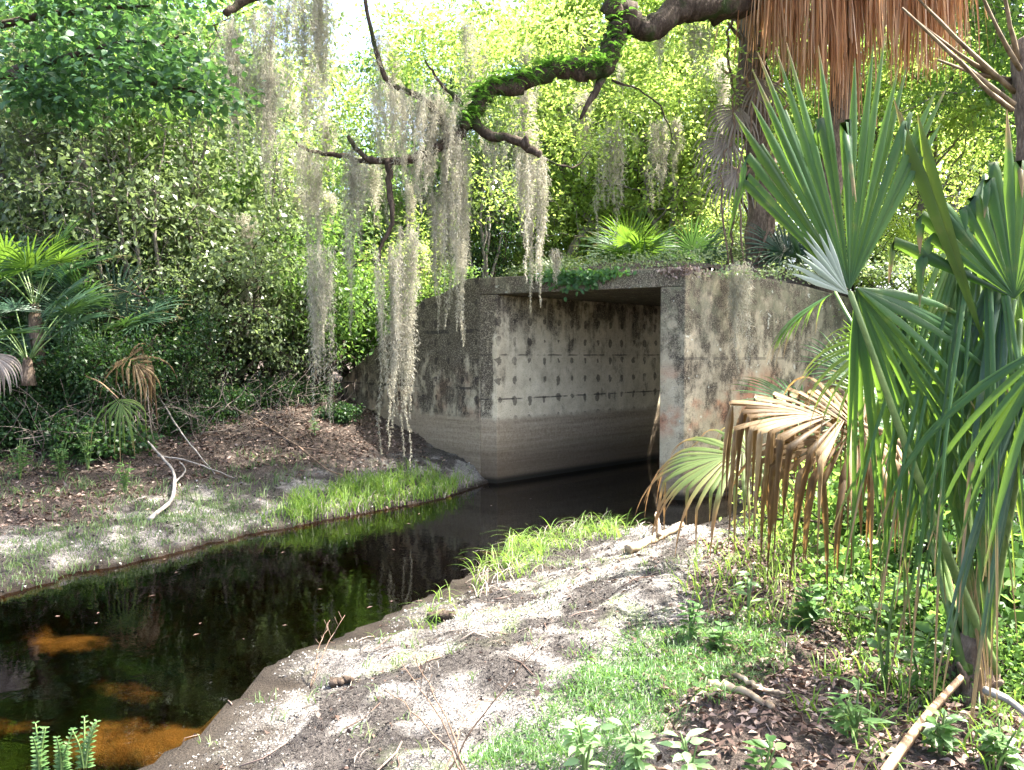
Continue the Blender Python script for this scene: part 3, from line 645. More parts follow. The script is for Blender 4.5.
# ------------------------------------------------------------------ palms
def fan(mb, hub, axis_, normal, L=0.9, nseg=36, spread=105, fused=0.45, droop=0.6, fold=0.35, costa=0.25, kink=0.12, wid=1.0, lenvar=0.06, kinkang=2.0, sag=0.0, aspect=0.78, basetone=0.5, grav=(0, 0, -1), narrow=0.0, jit=0.0, kr0=0.15, kr1=0.7):
    """costapalmate fan leaf: pleated segments joined near the hub, free and drooping towards the tips"""
    a = nrm(np.asarray(axis_, float)); n = np.asarray(normal, float); n = nrm(n - a * (n @ a)); s = np.cross(a, n)
    g = np.asarray(grav, float); th = np.linspace(-R(spread), R(spread), nseg); dth = th[1] - th[0]
    hub = np.asarray(hub, float)
    for t in th:
        t = t + rng.normal() * jit
        Ls = L * (aspect + (1 - aspect) * cos(t)) * (1 + rng.normal() * lenvar) ; rf = L * fused * (0.85 + 0.15 * cos(t)) * (1 + rng.normal() * 0.04)
        rs = np.concatenate([np.linspace(0.015, rf, 4), rf + (Ls - rf) * np.array([0.12, 0.28, 0.45, 0.6, 0.75, 0.88, 1.0])])
        start = hub + a * costa * L * max(0, cos(t)) * 0.55 * (1 - abs(t) / pi)
        d = a * cos(t) + s * sin(t) + n * rng.normal() * 0.03; d = nrm(d - n * 0.0); p = start.copy(); pos = [p.copy()]; ds = [d.copy()]
        kk = rng.random() < kink; kr = rng.uniform(kr0, kr1); done = False; dro = droop * rng.uniform(0.7, 1.35)
        for i in range(1, len(rs)):
            st = rs[i] - rs[i - 1]; f = max(0, (rs[i] - rf) / (Ls - rf))
            w_ = (dro * f * 1.2 + sag * 0.35) * st / L * 3.0
            d = nrm(d + g * w_ - n * costa * st / L * 1.2 * max(0, cos(t)))
            if kk and not done and f > kr:
                d = nrm(d * 0.15 + g * kinkang * 0.6 + rng.normal(size=3) * 0.12); done = True
            p = p + d * st; pos.append(p.copy()); ds.append(d.copy())
        pos = np.array(pos); ds = np.array(ds); half = np.where(rs <= rf, rs * dth * 0.5 * 1.02, 0)
        fr = np.clip((rs - rf) / (Ls - rf), 0, 1); half = np.where(rs > rf, rf * dth * 0.5 * (1 - fr ** 1.7) * (1 - 0.25 * fr), half) * wid + 0.0015
        half = half * (1 - narrow * fr)
        side = nrm(np.cross(ds, n[None] + ds * 0.01)); nn = np.cross(side, ds)
        v = np.stack([pos + side * half[:, None] - nn * (half * fold)[:, None], pos + nn * (half * fold)[:, None], pos - side * half[:, None] - nn * (half * fold)[:, None]], 1)
        m = len(rs); b = np.arange(m - 1)[:, None] * 3
        f4 = np.concatenate([b + np.array([[0, 1, 4, 3]]), b + np.array([[1, 2, 5, 4]])])
        tone = np.clip(basetone + rng.normal() * 0.16 + np.tile([0.06, -0.1, 0.06], m), 0, 1)
        mb.add(v.reshape(-1, 3), f4, None, tone, np.repeat(rs / L, 3))

def petiole_path(base, hub, out=None, n=12, bow=0.12):
    base = np.asarray(base, float); hub = np.asarray(hub, float); m = (base + hub) / 2 + np.array([0, 0, bow * np.linalg.norm(hub - base)])
    return smooth_path([base, m, hub], n)

def add_frond(parent, hub, axis_, normal, base=None, mat=M_PALM, pmat=None, pr=(0.02, 0.009), name='frond', label=None, bow=0.12, **kw):
    mb = MB(); fan(mb, hub, axis_, normal, **kw); f = mb.build(name, mat, parent); tag(f, label)
    if base is not None:
        pb = MB(); pts = petiole_path(base, hub, bow=bow); tube(pb, pts, np.linspace(pr[0], pr[1], len(pts)), 6)
        c = pb.build('petiole', pmat or M_STEM, None, True, origin=tuple(parent.matrix_basis.translation)); c.location = (0, 0, 0); c.parent = f
    return f

def palmetto(x, y, label, n=9, L=0.7, pet=0.7, mat=M_PALM, dead=2, z=None, lean=(0, 0), group='palmettos of the undergrowth', tilt=(0.35, 1.2), name='palmetto', nseg=26, seed=0, az0=None, azr=None):
    global rng
    keep = rng; rng = np.random.default_rng(500 + seed)
    z = H(x, y) if z is None else z
    e = empty(name, (x, y, z), label, 'palmetto', group); b0 = np.array([x, y, z])
    sb = MB(); tube(sb, smooth_path([b0 - [0, 0, .1], b0 + [lean[0] * .5, lean[1] * .5, .12], b0 + [lean[0], lean[1], .25]], 6), np.linspace(0.09, 0.05, 6), 7, rough=0.12)
    sb.build('stump', M_PALMTRUNK, e, True); top = b0 + [lean[0], lean[1], .2]
    for k in range(n + dead):
        isd = k >= n; az = (k * 2.4 + rng.normal() * 0.3) if az0 is None else az0 + (rng.random() - .5) * azr
        el = rng.uniform(*tilt) if not isd else rng.uniform(-0.2, 0.2)
        pl = pet * rng.uniform(0.75, 1.2); d = np.array([cos(az) * cos(el), sin(az) * cos(el), sin(el)]); hub = top + d * pl
        ax = nrm(d + np.array([0, 0, -0.35 if not isd else -1.0])); nm = nrm(np.array([0, 0, 1.0]) + d * (-0.2) + np.array([0, -0.35, 0]) + rng.normal(size=3) * 0.2)
        add_frond(e, hub, ax, nm, top, mat if not isd else M_DEAD, M_STEM if not isd else M_BOOT, (0.011, 0.006), 'frond' if not isd else 'dead_frond', L=L * rng.uniform(0.8, 1.15), nseg=nseg, spread=rng.uniform(95, 125), fused=0.32, droop=0.3 if not isd else 1.5, kink=0.05, costa=0.12, bow=0.05)
    rng = keep
    return e

# the big young palm in the right foreground
pb_ = G(972, 700); PB = pb_ + np.array([0, 0, 0.02])
palm = empty('young_palm', tuple(PB), 'large green fan palm rooted at the lower right with one dead brown leaf', 'palm')
def towards(px0, py0, D0, px1, py1, D1): return P(px1, py1, D1) - P(px0, py0, D0)
crown_b = PB + np.array([0, 0, 0.10])
def big(hp, tp, normal, **kw):
    return add_frond(palm, P(*hp), towards(*hp, *tp), normal, (crown_b + rng.normal(size=3) * 0.035 * np.array([1, 1, 0.5])) if kw.pop('pet', True) else None, **kw)
NF = np.array([0.05, -1, 0.25])
M_PALM_SILVER = leaf_mat('palm_blade_silver_sheen', [(0.08, 0.13, 0.08), (0.25, 0.31, 0.24), (0.46, 0.50, 0.44)], (0.4, 0.45, 0.35), 0.25, 0.3, 0.5)  # silver underside with its sunlit sheen painted in
big((850, 292, 3.05), (826, 62, 3.0), NF, L=0.98, nseg=25, spread=38, fused=0.6, droop=0.03, costa=0.03, kink=0.3, wid=1.04, aspect=0.4, pr=(0.022, 0.011), bow=-0.02, kinkang=1.5, lenvar=0.06, jit=0.012)
big((848, 294, 3.03), (802, 242, 2.98), np.array([-0.3, -1, 0.6]), L=0.30, nseg=8, spread=26, fused=0.55, droop=0.15, costa=0.0, kink=0, wid=1.1, mat=M_PALM_SILVER, name='folded_blade', pet=False)
big((856, 288, 3.12), (915, 500, 3.25), np.array([-0.5, -1, 0.2]), L=1.35, nseg=12, spread=24, fused=0.18, droop=0.5, costa=0.0, kink=0, pr=(0.02, 0.01), wid=1.35, aspect=0.6, jit=0.06, lenvar=0.15, pet=False)
big((858, 288, 3.10), (960, 330, 3.2), np.array([-0.2, -1, 0.5]), L=0.75, nseg=5, spread=16, fused=0.25, droop=0.35, costa=0.0, kink=0, wid=1.6, jit=0.06, lenvar=0.2, pet=False)
big((1015, 300, 3.15), (985, 120, 3.1), np.array([-0.15, -1, 0.3]), L=0.66, nseg=18, spread=55, fused=0.66, droop=0.1, costa=0.05, kink=0.8, kinkang=2.4, mat=M_PALM, wid=1.1, jit=0.03, lenvar=.1)
big((985, 175, 3.4), (955, 420, 3.0), np.array([-0.5, -1, 0.1]), L=1.7, nseg=13, spread=15, fused=0.16, droop=0.5, costa=0, kink=0, wid=1.55, aspect=0.6, pr=(0.024, 0.012), jit=0.05, lenvar=.18)
big((1010, 235, 3.3), (985, 500, 2.95), np.array([-0.8, -1, 0.1]), L=1.15, nseg=9, spread=24, fused=0.2, droop=0.5, costa=0, kink=0, wid=1.3, mat=M_PALM_GREY, jit=0.07, lenvar=.2)
big((985, 345, 3.2), (898, 85, 3.05), NF, L=1.05, nseg=4, spread=3.0, fused=0.75, droop=0.0, costa=0, kink=0, wid=2.0, mat=M_PALM_SUN, fold=0.6)
big((1060, 330, 2.9), (1000, 540, 2.8), np.array([-0.7, -1, 0.4]), L=0.95, nseg=16, spread=42, fused=0.25, droop=0.7, costa=0.1, kink=0.1, jit=0.07, lenvar=.2, wid=1.1)
big((888, 335, 4.2), (815, 385, 4.3), np.array([0.0, -0.6, 1]), L=0.58, nseg=20, spread=70, fused=0.3, droop=0.9, costa=0.1, kink=0, mat=M_PALM_SUN, narrow=0.4, jit=0.04, lenvar=.12)
big((835, 292, 4.3), (778, 325, 4.6), np.array([0.2, -0.7, 1]), L=0.5, nseg=16, spread=45, fused=0.35, droop=0.9, costa=0.15, kink=0, mat=M_PALM, jit=0.04)
big((935, 285, 3.7), (1010, 380, 3.8), np.array([0.2, -0.8, 0.8]), L=0.8, nseg=14, spread=70, fused=0.35, droop=0.9, costa=0.1, kink=0.1, mat=M_PALM, jit=0.06, lenvar=.2)
big((965, 340, 3.5), (925, 520, 3.4), np.array([-0.5, -0.8, 0.3]), L=1.0, nseg=11, spread=28, fused=0.22, droop=0.6, costa=0.1, kink=0.1, mat=M_PALM, jit=0.07, lenvar=.2, wid=1.2)
big((1040, 400, 3.3), (1030, 250, 3.2), np.array([-0.4, -1, 0.2]), L=0.75, nseg=20, spread=80, fused=0.5, droop=0.2, costa=0.05, kink=0.2, mat=M_PALM, jit=0.04)
for (hx_, hy_, hd2), (tx_, ty_, td2), L_, ns_, mt_ in (((958, 250, 3.3), (944, 640, 3.05), 1.5, 11, M_PALM), ((1002, 300, 3.2), (972, 660, 3.0), 1.4, 11, M_PALM), ((1034, 370, 3.1), (1000, 690, 2.9), 1.25, 10, M_PALM_GREY), ((905, 315, 3.4), (905, 640, 3.3), 1.3, 9, M_PALM), ((1020, 260, 3.4), (1012, 600, 3.2), 1.4, 10, M_PALM_SUN), ((975, 300, 3.6), (955, 620, 3.5), 1.4, 10, M_PALM_SUN)):
    big((hx_, hy_, hd2), (tx_, ty_, td2), np.array([rng.uniform(-.8, .2), -1, 0.15]), L=L_, nseg=ns_, spread=17, fused=0.18, droop=0.4, costa=0.0, kink=0.08, kinkang=1.2, wid=1.45, aspect=0.6, jit=0.05, lenvar=.22, mat=mt_, pet=False)
for hx, hy, hd_ in ((962, 470, 3.3), (990, 430, 3.25), (1012, 480, 3.2)):
    sbm = MB(); tube(sbm, smooth_path([crown_b + rng.normal(size=3) * [.03, .03, .02], (crown_b + P(hx, hy, hd_)) / 2 + rng.normal(size=3) * .03, P(hx, hy, hd_), P(hx + 8, hy - 160, hd_)], 12), np.linspace(.024, .012, 12), 7); sbm.build('leaf_stalk', M_STEM, palm, True)
# dead leaf and half dry leaf
add_frond(palm, P(862, 424, 4.7), towards(862, 424, 4.7, 735, 400, 4.7), np.array([-0.1, -0.55, 1]), crown_b, M_DEAD, M_BOOT, (0.02, 0.012), 'dead_frond', 'dead brown drooping fan leaf with hanging strips', L=1.12, nseg=42, spread=112, fused=0.38, droop=1.4, costa=0.55, kink=0.97, kinkang=2.9, kr0=0.0, kr1=0.22, sag=0.15, narrow=.2, bow=0.22, wid=1.0, basetone=0.55, jit=0.04, lenvar=.15)
add_frond(palm, P(748, 452, 5.6), towards(748, 452, 5.6, 668, 470, 5.6), np.array([-0.1, -0.55, 1]), None, M_PALM_HALF, None, (0.02, 0.012), 'half_dry_frond', 'half dry green fan leaf with tan tips', L=0.85, nseg=36, spread=115, fused=0.36, droop=1.3, costa=0.4, kink=0.4, kr0=.15, kr1=.5, kinkang=2.0, sag=0.2, narrow=0.3, jit=.03, lenvar=.12)
pbm = MB(); tube(pbm, smooth_path([P(748, 452, 5.6), P(820, 425, 5.3), P(890, 440, 4.6), P(940, 560, 3.8), crown_b], 18), np.linspace(0.010, 0.018, 18), 6)
palm.children[-1]['x'] = 0
hd = palm.children[-1]; del hd['x']; o_ = pbm.build('petiole', M_BOOT, None, True, origin=tuple(PB)); o_.location = (0, 0, 0); o_.parent = [c for c in palm.children if c.name.startswith('half_dry')][0]
add_frond(palm, P(868, 432, 4.85), towards(868, 432, 4.85, 760, 452, 4.9), np.array([-0.1, -0.7, 0.9]), None, M_DEAD, None, name='dead_frond', label='darker dead fan leaf hanging under the first', L=1.0, nseg=34, spread=105, fused=0.4, droop=1.6, costa=0.4, kink=0.9, kinkang=2.6, kr0=0.0, kr1=0.3, sag=0.35, narrow=.2, jit=.05, lenvar=.15, basetone=.4)
# base: split dry boots and fibre
for q in range(9):
    a0 = q * 2 * pi / 9 + 0.3; bmz = MB(); d = np.array([cos(a0), sin(a0), 0]); h_ = rng.uniform(0.07, 0.2)
    tube(bmz, smooth_path([PB + d * 0.05 - [0, 0, .06], PB + d * 0.08 + [0, 0, h_ * .5], PB + d * rng.uniform(.09, .16) + [0, 0, h_]], 7), np.linspace(0.03, 0.008, 7), 6, rough=0.16)
    bmz.build('leaf_base', M_PALMTRUNK if q % 3 else M_BOOT, palm, True)
fb = MB(); tube(fb, smooth_path([PB - [0, 0, .08], PB + [0, 0, .1], PB + [0, 0, .26]], 6), [0.10, 0.10, 0.085, 0.07, 0.06, 0.05], 10, rough=0.15)
fb.build('stem', M_PALMTRUNK, palm, True)

# palm with the long skirt of dead leaves, on the fill behind the right wing wall
def skirt_palm():
    x, y = P(826, 200, 12.8)[:2]; z = H(x, y); e = empty('skirted_palm', (x, y, z), 'tall palm with a long hanging skirt of dead orange brown leaves', 'palm'); b = np.array([x, y, z])
    tb = MB(); top = P(842, -60, 12.2); pts = smooth_path([b - [0, 0, .2], b + [0.02, 0, 1.5], top * .5 + b * .5 + [0.1, 0, 0], top], 16, 0.02); tube(tb, pts, np.linspace(0.19, 0.15, 16), 10, rough=0.07)
    tb.build('trunk', M_PALMTRUNK, e, True)
    clumps = [(775, 64, 12.0), (800, 34, 12.7), (822, 76, 11.7), (845, 60, 12.4), (872, 52, 11.7), (905, 70, 11.8), (928, 64, 12.5), (943, 56, 11.8), (836, 104, 11.9), (765, 45, 12.7), (888, 40, 12.6)]
    for cx, cy, D in clumps:
        mb = MB(); bot = P(cx, cy, D); hub = top * 0.55 + np.array([bot[0], bot[1], top[2]]) * 0.45 + np.array([0, 0, 0.1])
        drop = (hub[2] + 0.35 - bot[2])
        for _ in range(190):
            a0 = rng.normal(size=2) * np.array([0.17, 0.15]); st = np.array([bot[0] + a0[0], bot[1] + a0[1], hub[2] + 0.4 - abs(a0[0]) * 0.4])
            ln = drop * (1.10 - 0.62 * rng.random() ** 1.3); n = 7; t = np.linspace(0, 1, n)
            pth = st[None] + np.c_[(a0[0] * 0.35 * t + rng.normal() * 0.05 * t), a0[1] * 0.35 * t + rng.normal() * .05 * t, -ln * t]
            pth[:, :2] += np.cumsum(np.cumsum(rng.normal(size=(n, 2)) * 0.012, 0), 0) * .6; wv_ = rng.uniform(0.006, 0.026) * (1 - 0.7 * t ** 2)
            an = rng.uniform(0, pi); sd = np.array([cos(an), sin(an), 0]); v = np.stack([pth + sd * wv_[:, None], pth - sd * wv_[:, None]], 1)
            bq = np.arange(n - 1)[:, None] * 2; mb.add(v.reshape(-1, 3), bq + np.array([[0, 1, 3, 2]]), None, np.clip(rng.normal(0.5, 0.25), 0, 1))
        mb.build('dead_frond', M_SKIRT, e)
    for q in range(9):
        a0 = q * 0.7; hub = top + np.array([cos(a0) * 0.9, sin(a0) * 0.9, 0.9 + 0.3 * (q % 3)])
        add_frond(e, hub, np.array([cos(a0), sin(a0), 0.0]), np.array([0, 0, 1.0]) + np.array([cos(a0), sin(a0), 0]) * -0.2, top, M_PALM, M_STEM, (0.025, 0.012), 'frond', None, L=1.2, nseg=26, spread=100, fused=0.4, droop=0.8)
skirt_palm()

# vine wrapped palm trunk left of it
x, y = P(757, 240, 13.4)[:2]; z = H(x, y); vt = empty('vine_wrapped_palm', (x, y, z), 'palm trunk wrapped in vines and old leaf stubs behind the right wing wall', 'palm'); b = np.array([x, y, z])
tb = MB(); top = P(752, -90, 13.2); pts = smooth_path([b - [0, 0, .2], b + [0.05, 0, 1.6], b * .4 + top * .6 + [-.05, 0, 0], top], 18, 0.02); tube(tb, pts, np.linspace(0.27, 0.2, 18), 10, rough=0.1); tb.build('trunk', M_PALMTRUNK, vt, True)
for q in range(22):
    t = 0.25 + 0.7 * q / 22; p = b + (top - b) * t; a0 = q * 2.39; d = np.array([cos(a0), sin(a0), 0.55]); mb = MB()
    tube(mb, smooth_path([p + d * 0.15, p + d * 0.4, p + d * 0.55 + [0, 0, .05]], 5), np.linspace(0.045, 0.018, 5), 5); mb.build('leaf_base', M_BOOT if q % 2 else M_PALMTRUNK, vt, True)
for q in range(3):
    n = 40; t = np.linspace(0, 1, n); ph = q * 2.1; pth = b[None] + (top - b)[None] * t[:, None] + np.c_[np.cos(t * 8 + ph) * 0.36 - 0.1, np.sin(t * 8 + ph) * 0.3 - 0.15, 0 * t] + rng.normal(size=(n, 3)) * 0.02
    mb = MB(); tube(mb, pth, 0.024, 5); mb.build('vine', M_TWIG, vt, True)
for q in range(9):
    t = 0.3 + q * 0.08; p = b + (top - b) * t; a0 = 3.6 + rng.normal() * 1.0; add_frond(vt, p + np.array([cos(a0) * .5, -0.3, 0.0]), np.array([cos(a0), -.3, -0.9]), np.array([0, -1, .4]), p, M_DEADGREY, M_BOOT, (.02, .01), 'dead_frond', L=0.9, nseg=18, spread=70, fused=0.3, droop=2.0, narrow=0.3)

# palm at the upper right edge: bare bleached leaf stalks
x, y = P(1045, 300, 5.6)[:2]; z = H(x, y); sp = empty('stalk_palm', (x, y, z), 'palm trunk at the right edge with bare bleached leaf stalks', 'palm'); b = np.array([x, y, z]); top = P(1030, 40, 5.6)
tb = MB(); tube(tb, smooth_path([b - [0, 0, .2], b * .5 + top * .5 + [.03, 0, 0], top], 12, 0.01), np.linspace(0.13, 0.11, 12), 9, rough=0.1); tb.build('trunk', M_PALMTRUNK, sp, True)
for p0, p1 in (((1015, 92), (908, -12)), ((1010, 85), (918, 22)), ((1012, 110), (960, 60)), ((1020, 70), (975, -20)), ((1016, 80), (938, 60)), ((1018, 60), (1000, -30)), ((1014, 105), (902, 8))):
    D = 5.5 + rng.normal() * 0.1; mb = MB(); tube(mb, smooth_path([P(*p0, D), P((p0[0] + p1[0]) / 2, (p0[1] + p1[1]) / 2 + 4, D - .1), P(*p1, D - .2)], 8), np.linspace(0.02, 0.007, 8), 6, rough=.16); mb.build('leaf_stalk', M_STALK, sp, True)

# palmettos
palmetto(*G(30, 452)[:2], 'palmetto with stiff upright fans at the left edge', n=10, L=0.62, pet=0.8, mat=M_PALM_GREY, dead=0, seed=1, z=G(30, 452)[2] + 0.95)
pal_left = [
    (px_x(36, 10.6), 10.6, 'upper left palmetto with bright spiky upright leaves', 12, 0.66, 0.7, M_PALM, 0, 2.95, 2),
    (px_x(100, 11.3), 11.3, 'palmetto with arching grey green fans right of the spiky one', 10, 0.7, 0.7, M_PALM_GREY, 0, 2.3, 3),
    (px_x(8, 10.6), 10.6, 'drooping palmetto low at the left edge', 7, 0.65, 0.55, M_PALM_GREY, 0, 1.75, 4),
    (px_x(632, 14.2), 14.2, 'palmetto with one reddish dead fan on top of the culvert', 11, 0.75, 0.5, M_PALM, 2, None, 5),
    (px_x(690, 14.6), 14.6, 'yellow green palmetto beside the reddish one on top of the culvert', 10, 0.7, 0.45, M_PALM_GREY, 1, None, 6),
    (px_x(800, 13.0), 13.0, 'silvery palmetto arching over the top of the right wing wall', 11, 0.85, 0.6, M_PALM_GREY, 1, None, 7),
    (px_x(870, 9.4), 9.4, 'tall palmetto behind the hub of the big green fan', 12, 0.85, 1.3, M_PALM, 1, None, 8),
    (px_x(945, 7.4), 7.4, 'palmetto filling the gap behind the big palm stalks', 10, 0.8, 1.2, M_PALM, 1, None, 9),
    (px_x(910, 13.5), 13.5, 'palmetto under the right end of the brown palm skirt', 10, 0.9, 0.9, M_PALM_SUN, 1, None, 10),
    (px_x(1030, 6.4), 6.4, 'palmetto at the right frame edge behind the big palm', 10, 0.8, 1.3, M_PALM, 1, None, 11),
    (px_x(560, 15.5), 15.5, 'small palmetto in the sun above the lintel', 7, 0.55, 0.3, M_PALM_SUN, 0, None, 12),
]
for x, y, lab, n, L, pet, mt, dd, zt, sd in pal_left:
    z = None if zt is None else zt - 0.3
    if zt is not None:    # raised on its own short trunk
        zg = H(x, y); e = palmetto(x, y, lab, n, L, pet, mt, dd, z=zg, seed=sd, lean=(0, 0)) if zt - zg < 0.6 else palmetto(x, y, lab, n, L, pet, mt, dd, z=zg, seed=sd, tilt=(0.5, 1.35))
        if zt - zg >= 0.6:
            dz = zt - zg - 0.5; tb = MB(); tube(tb, smooth_path([(x, y, zg - .1), (x + .05, y, zg + dz * .5), (x, y, zg + dz + .1)], 8), 0.085, 8, rough=0.12)
            for c in e.children: c.location.z += dz
            tb.build('trunk', M_PALMTRUNK, e, True)
    else: palmetto(x, y, lab, n, L, pet, mt, dd, seed=sd, tilt=(.7, 1.45) if sd in (5, 6, 12) else (.35, 1.2))

# fallen fan leaves on the left bank
def loose(hp, tp, normal, label, mat, stalk, name='fallen_palm_leaf', **kw):
    hub = P(*hp); e = empty(name, tuple(P(*stalk)), label, 'palm leaf', 'fallen palm leaves on the left bank')
    return add_frond(e, hub, towards(*hp, *tp), normal, P(*stalk), mat, M_BOOT, (0.014, 0.008), 'frond', None, bow=0.05, **kw)
loose((128, 358, 10.4), (150, 372, 10.4), (0, -1, 0.9), 'dead drooping grey brown palm leaf hanging in the left bank shrubs', M_DEAD, (92, 372, 10.8), L=0.66, nseg=26, spread=110, fused=0.3, droop=1.6, sag=0.3, costa=0.4, jit=.09, lenvar=.25, kink=.7, kinkang=2.6, kr0=0, kr1=.5)
loose((118, 398, 9.6), (128, 425, 9.5), (0.2, -1, 0.7), 'pale green drooping palm leaf below the dead one', M_PALM_SUN, (84, 376, 10.2), L=0.58, nseg=18, spread=75, fused=0.25, droop=1.6, sag=0.3, costa=0.3, jit=.08, lenvar=.25, kink=.5, kr0=0, kr1=.5)
loose((-8, 352, 9.0), (-2, 380, 8.9), (0.2, -1, 0.5), 'dead grey palm leaf hanging at the left frame edge', M_DEADGREY, (-30, 330, 9.2), L=0.5, nseg=22, spread=70, fused=0.4, droop=2.4, sag=0.4, costa=0.3)

# ------------------------------------------------------------------ live oak with the long limb
OX, OY = 10.4, 14.2; oz = H(OX, OY)
oak = empty('live_oak', (OX, OY, oz), 'big live oak whose dark crooked limb reaches left over the culvert', 'tree')
tb = MB(); ob_ = np.array([OX, OY, oz])
tube(tb, smooth_path([ob_ - [0, 0, .3], ob_ + [0, 0, 1.2], ob_ + [-.2, -.1, 3.2], ob_ + [-.1, 0, 6.0], ob_ + [.4, .3, 9.0]], 18, 0.03), [0.75, 0.66, 0.6, 0.56, 0.53, 0.51, .5, .48, .46, .44, .42, .4, .37, .33, .29, .25, .2, .15], 14, rough=0.05)
tb.build('trunk', M_BARK, oak, True)
DL = 11.2
def limb(pts, r0, r1, n=30, jit=0.012, name='limb', rough=0.07):
    mb = MB(); p = smooth_path(pts, n, jit); rr = np.linspace(r0, r1, n) * (1 + 0.05 * np.sin(np.arange(n) * 0.9) + 0.04 * rng.normal(size=n)); tube(mb, p, rr, 10, rough=rough); return mb.build(name, M_BARK, oak, True), p
main = [ob_ + [-.3, -.1, 8.0], P(930, -90, 13.4), P(800, -28, 12.9), P(745, 1, 12.2), P(706, 6, 11.7), P(680, 9, 11.5), P(655, 27, 11.35), P(638, 27, 11.3), P(622, 8, 11.25)]
limb(main, 0.27, 0.155, 40, rough=.11)
l2, p2 = limb([P(622, -90, 11.0), P(613, -15, 11.2), P(617, 22, 11.25), P(611, 48, 11.25), P(602, 70, 11.2), P(585, 72, 11.15), P(560, 70, 11.1), P(540, 75, 11.0), P(515, 84, 10.9), P(492, 88, 10.8), P(480, 100, 10.75), P(474, 118, 10.7), P(462, 130, 10.65), P(452, 140, 10.6)], 0.165, 0.085, 60, jit=.02, rough=.13)
l3, _ = limb([P(602, 78, 11.2), P(594, 95, 11.15), P(586, 108, 11.1), P(580, 119, 11.1)], 0.06, 0.02, 10, 0.006)
l4, p4 = limb([P(470, 122, 10.7), P(490, 134, 10.6), P(505, 137, 10.55), P(522, 142, 10.5), P(531, 150, 10.5), P(541, 154, 10.5)], 0.07, 0.05, 14)
limb([P(527, 148, 10.5), P(526, 136, 10.45)], 0.05, 0.03, 4, 0)
limb([P(456, 136, 10.6), P(435, 150, 10.4), P(415, 158, 10.3), P(402, 160, 10.25), P(380, 161, 10.2), P(366, 157, 10.2), P(355, 146, 10.2), P(348, 136, 10.2)], 0.075, 0.025, 26)
limb([P(387, 161, 10.22), P(390, 172, 10.2), P(389, 185, 10.15), P(391, 202, 10.1), P(393, 220, 10.1), P(389, 232, 10.1), P(381, 245, 10.05), P(379, 262, 10.0)], 0.05, 0.018, 22, 0.01)
limb([P(461, 105, 10.7), P(450, 93, 10.5), P(440, 84, 10.4), P(425, 60, 10.3)], 0.04, 0.012, 14)
limb([P(452, 140, 10.6), P(430, 105, 10.4), P(405, 90, 10.3), P(390, 84, 10.2), P(378, 60, 10.1), P(372, 30, 10.0), P(362, -20, 9.9)], 0.05, 0.022, 24)
limb([P(345, 155, 10.6), P(325, 153, 10.5), P(305, 150, 10.4), P(296, 142, 10.4)], 0.035, 0.015, 12)
limb([P(380, 161, 10.25), P(360, 160, 10.5), P(345, 155, 10.6)], 0.03, 0.035, 8)
limb([P(520, 145, 10.5), P(548, 160, 10.7), P(575, 168, 10.9), P(590, 150, 11)], 0.022, 0.008, 14)
limb([P(612, 80, 11.2), P(640, 90, 11.4), P(662, 110, 11.6), P(672, 140, 11.8)], 0.018, 0.007, 14)
# limbs above the frame carrying the left moss curtains
limb([P(622, -90, 11.0), P(520, -70, 10.6), P(430, -45, 10.2), P(340, -22, 9.8), P(260, -6, 9.4), P(225, 14, 9.2)], 0.15, 0.04, 30)
# leaves of the oak: sprays along limbs in view and unseen crown clusters added for shade
lb = MB()
def spray(centre, r, n, leaf=(0.085, 0.034), tone=0.5):
    off = rng.normal(size=(n, 3)) * r; c = centre + off
    leaves(lb, c, nrm(off + rng.normal(size=(n, 3)) * 0.5 * np.mean(r)), nrm(rng.normal(size=(n, 3)) * .7 + [0, 0, .9]), leaf[0] * rng.uniform(.7, 1.25, n), leaf[1] * rng.uniform(.8, 1.2, n), np.clip(tone + rng.normal(0, .2, n), 0, 1))
for px, py, D, r, n in ((430, 18, 11.5, .4, 420), (462, 55, 11.6, .4, 380), (485, 12, 11.8, .4, 380), (412, 58, 11.6, .35, 320), (402, 22, 11.8, .35, 300), (335, 95, 11.8, .35, 300), (540, 10, 12, .4, 300), (420, 40, 10.8, .38, 420), (440, 62, 10.5, .3, 300), (405, 60, 11.2, .35, 300), (470, 30, 11.2, .4, 360), (520, 45, 11.4, .4, 380), (555, 30, 11.6, .4, 350), (505, 110, 11.4, .35, 260), (560, 100, 11.8, .4, 320), (600, 130, 12.0, .45, 380), (560, 150, 11.6, .4, 320), (650, 60, 12.2, .45, 340), (690, 50, 12.4, .45, 340), (640, 110, 12.4, .45, 340), (700, 100, 12.8, .5, 360), (380, 120, 11.2, .3, 240), (345, 120, 11.0, .3, 240), (300, 60, 10.6, .35, 260), (265, 20, 10.2, .35, 300), (330, 180, 11.5, .4, 300), (430, 220, 11.8, .4, 320), (385, 260, 11.8, .35, 260), (480, 200, 12.2, .4, 300), (600, 20, 12.2, .4, 300), (290, 130, 11, .35, 260), (520, 210, 12.4, .4, 320)):
    for q in range(3):
        spray(P(px + rng.normal() * 14, py + rng.normal() * 12, D), np.array([r, r, r * .6]) * .55, n // 3, tone=rng.uniform(.3, .7))
lb.build('foliage', GREENS['lime'], oak)
lb = MB()
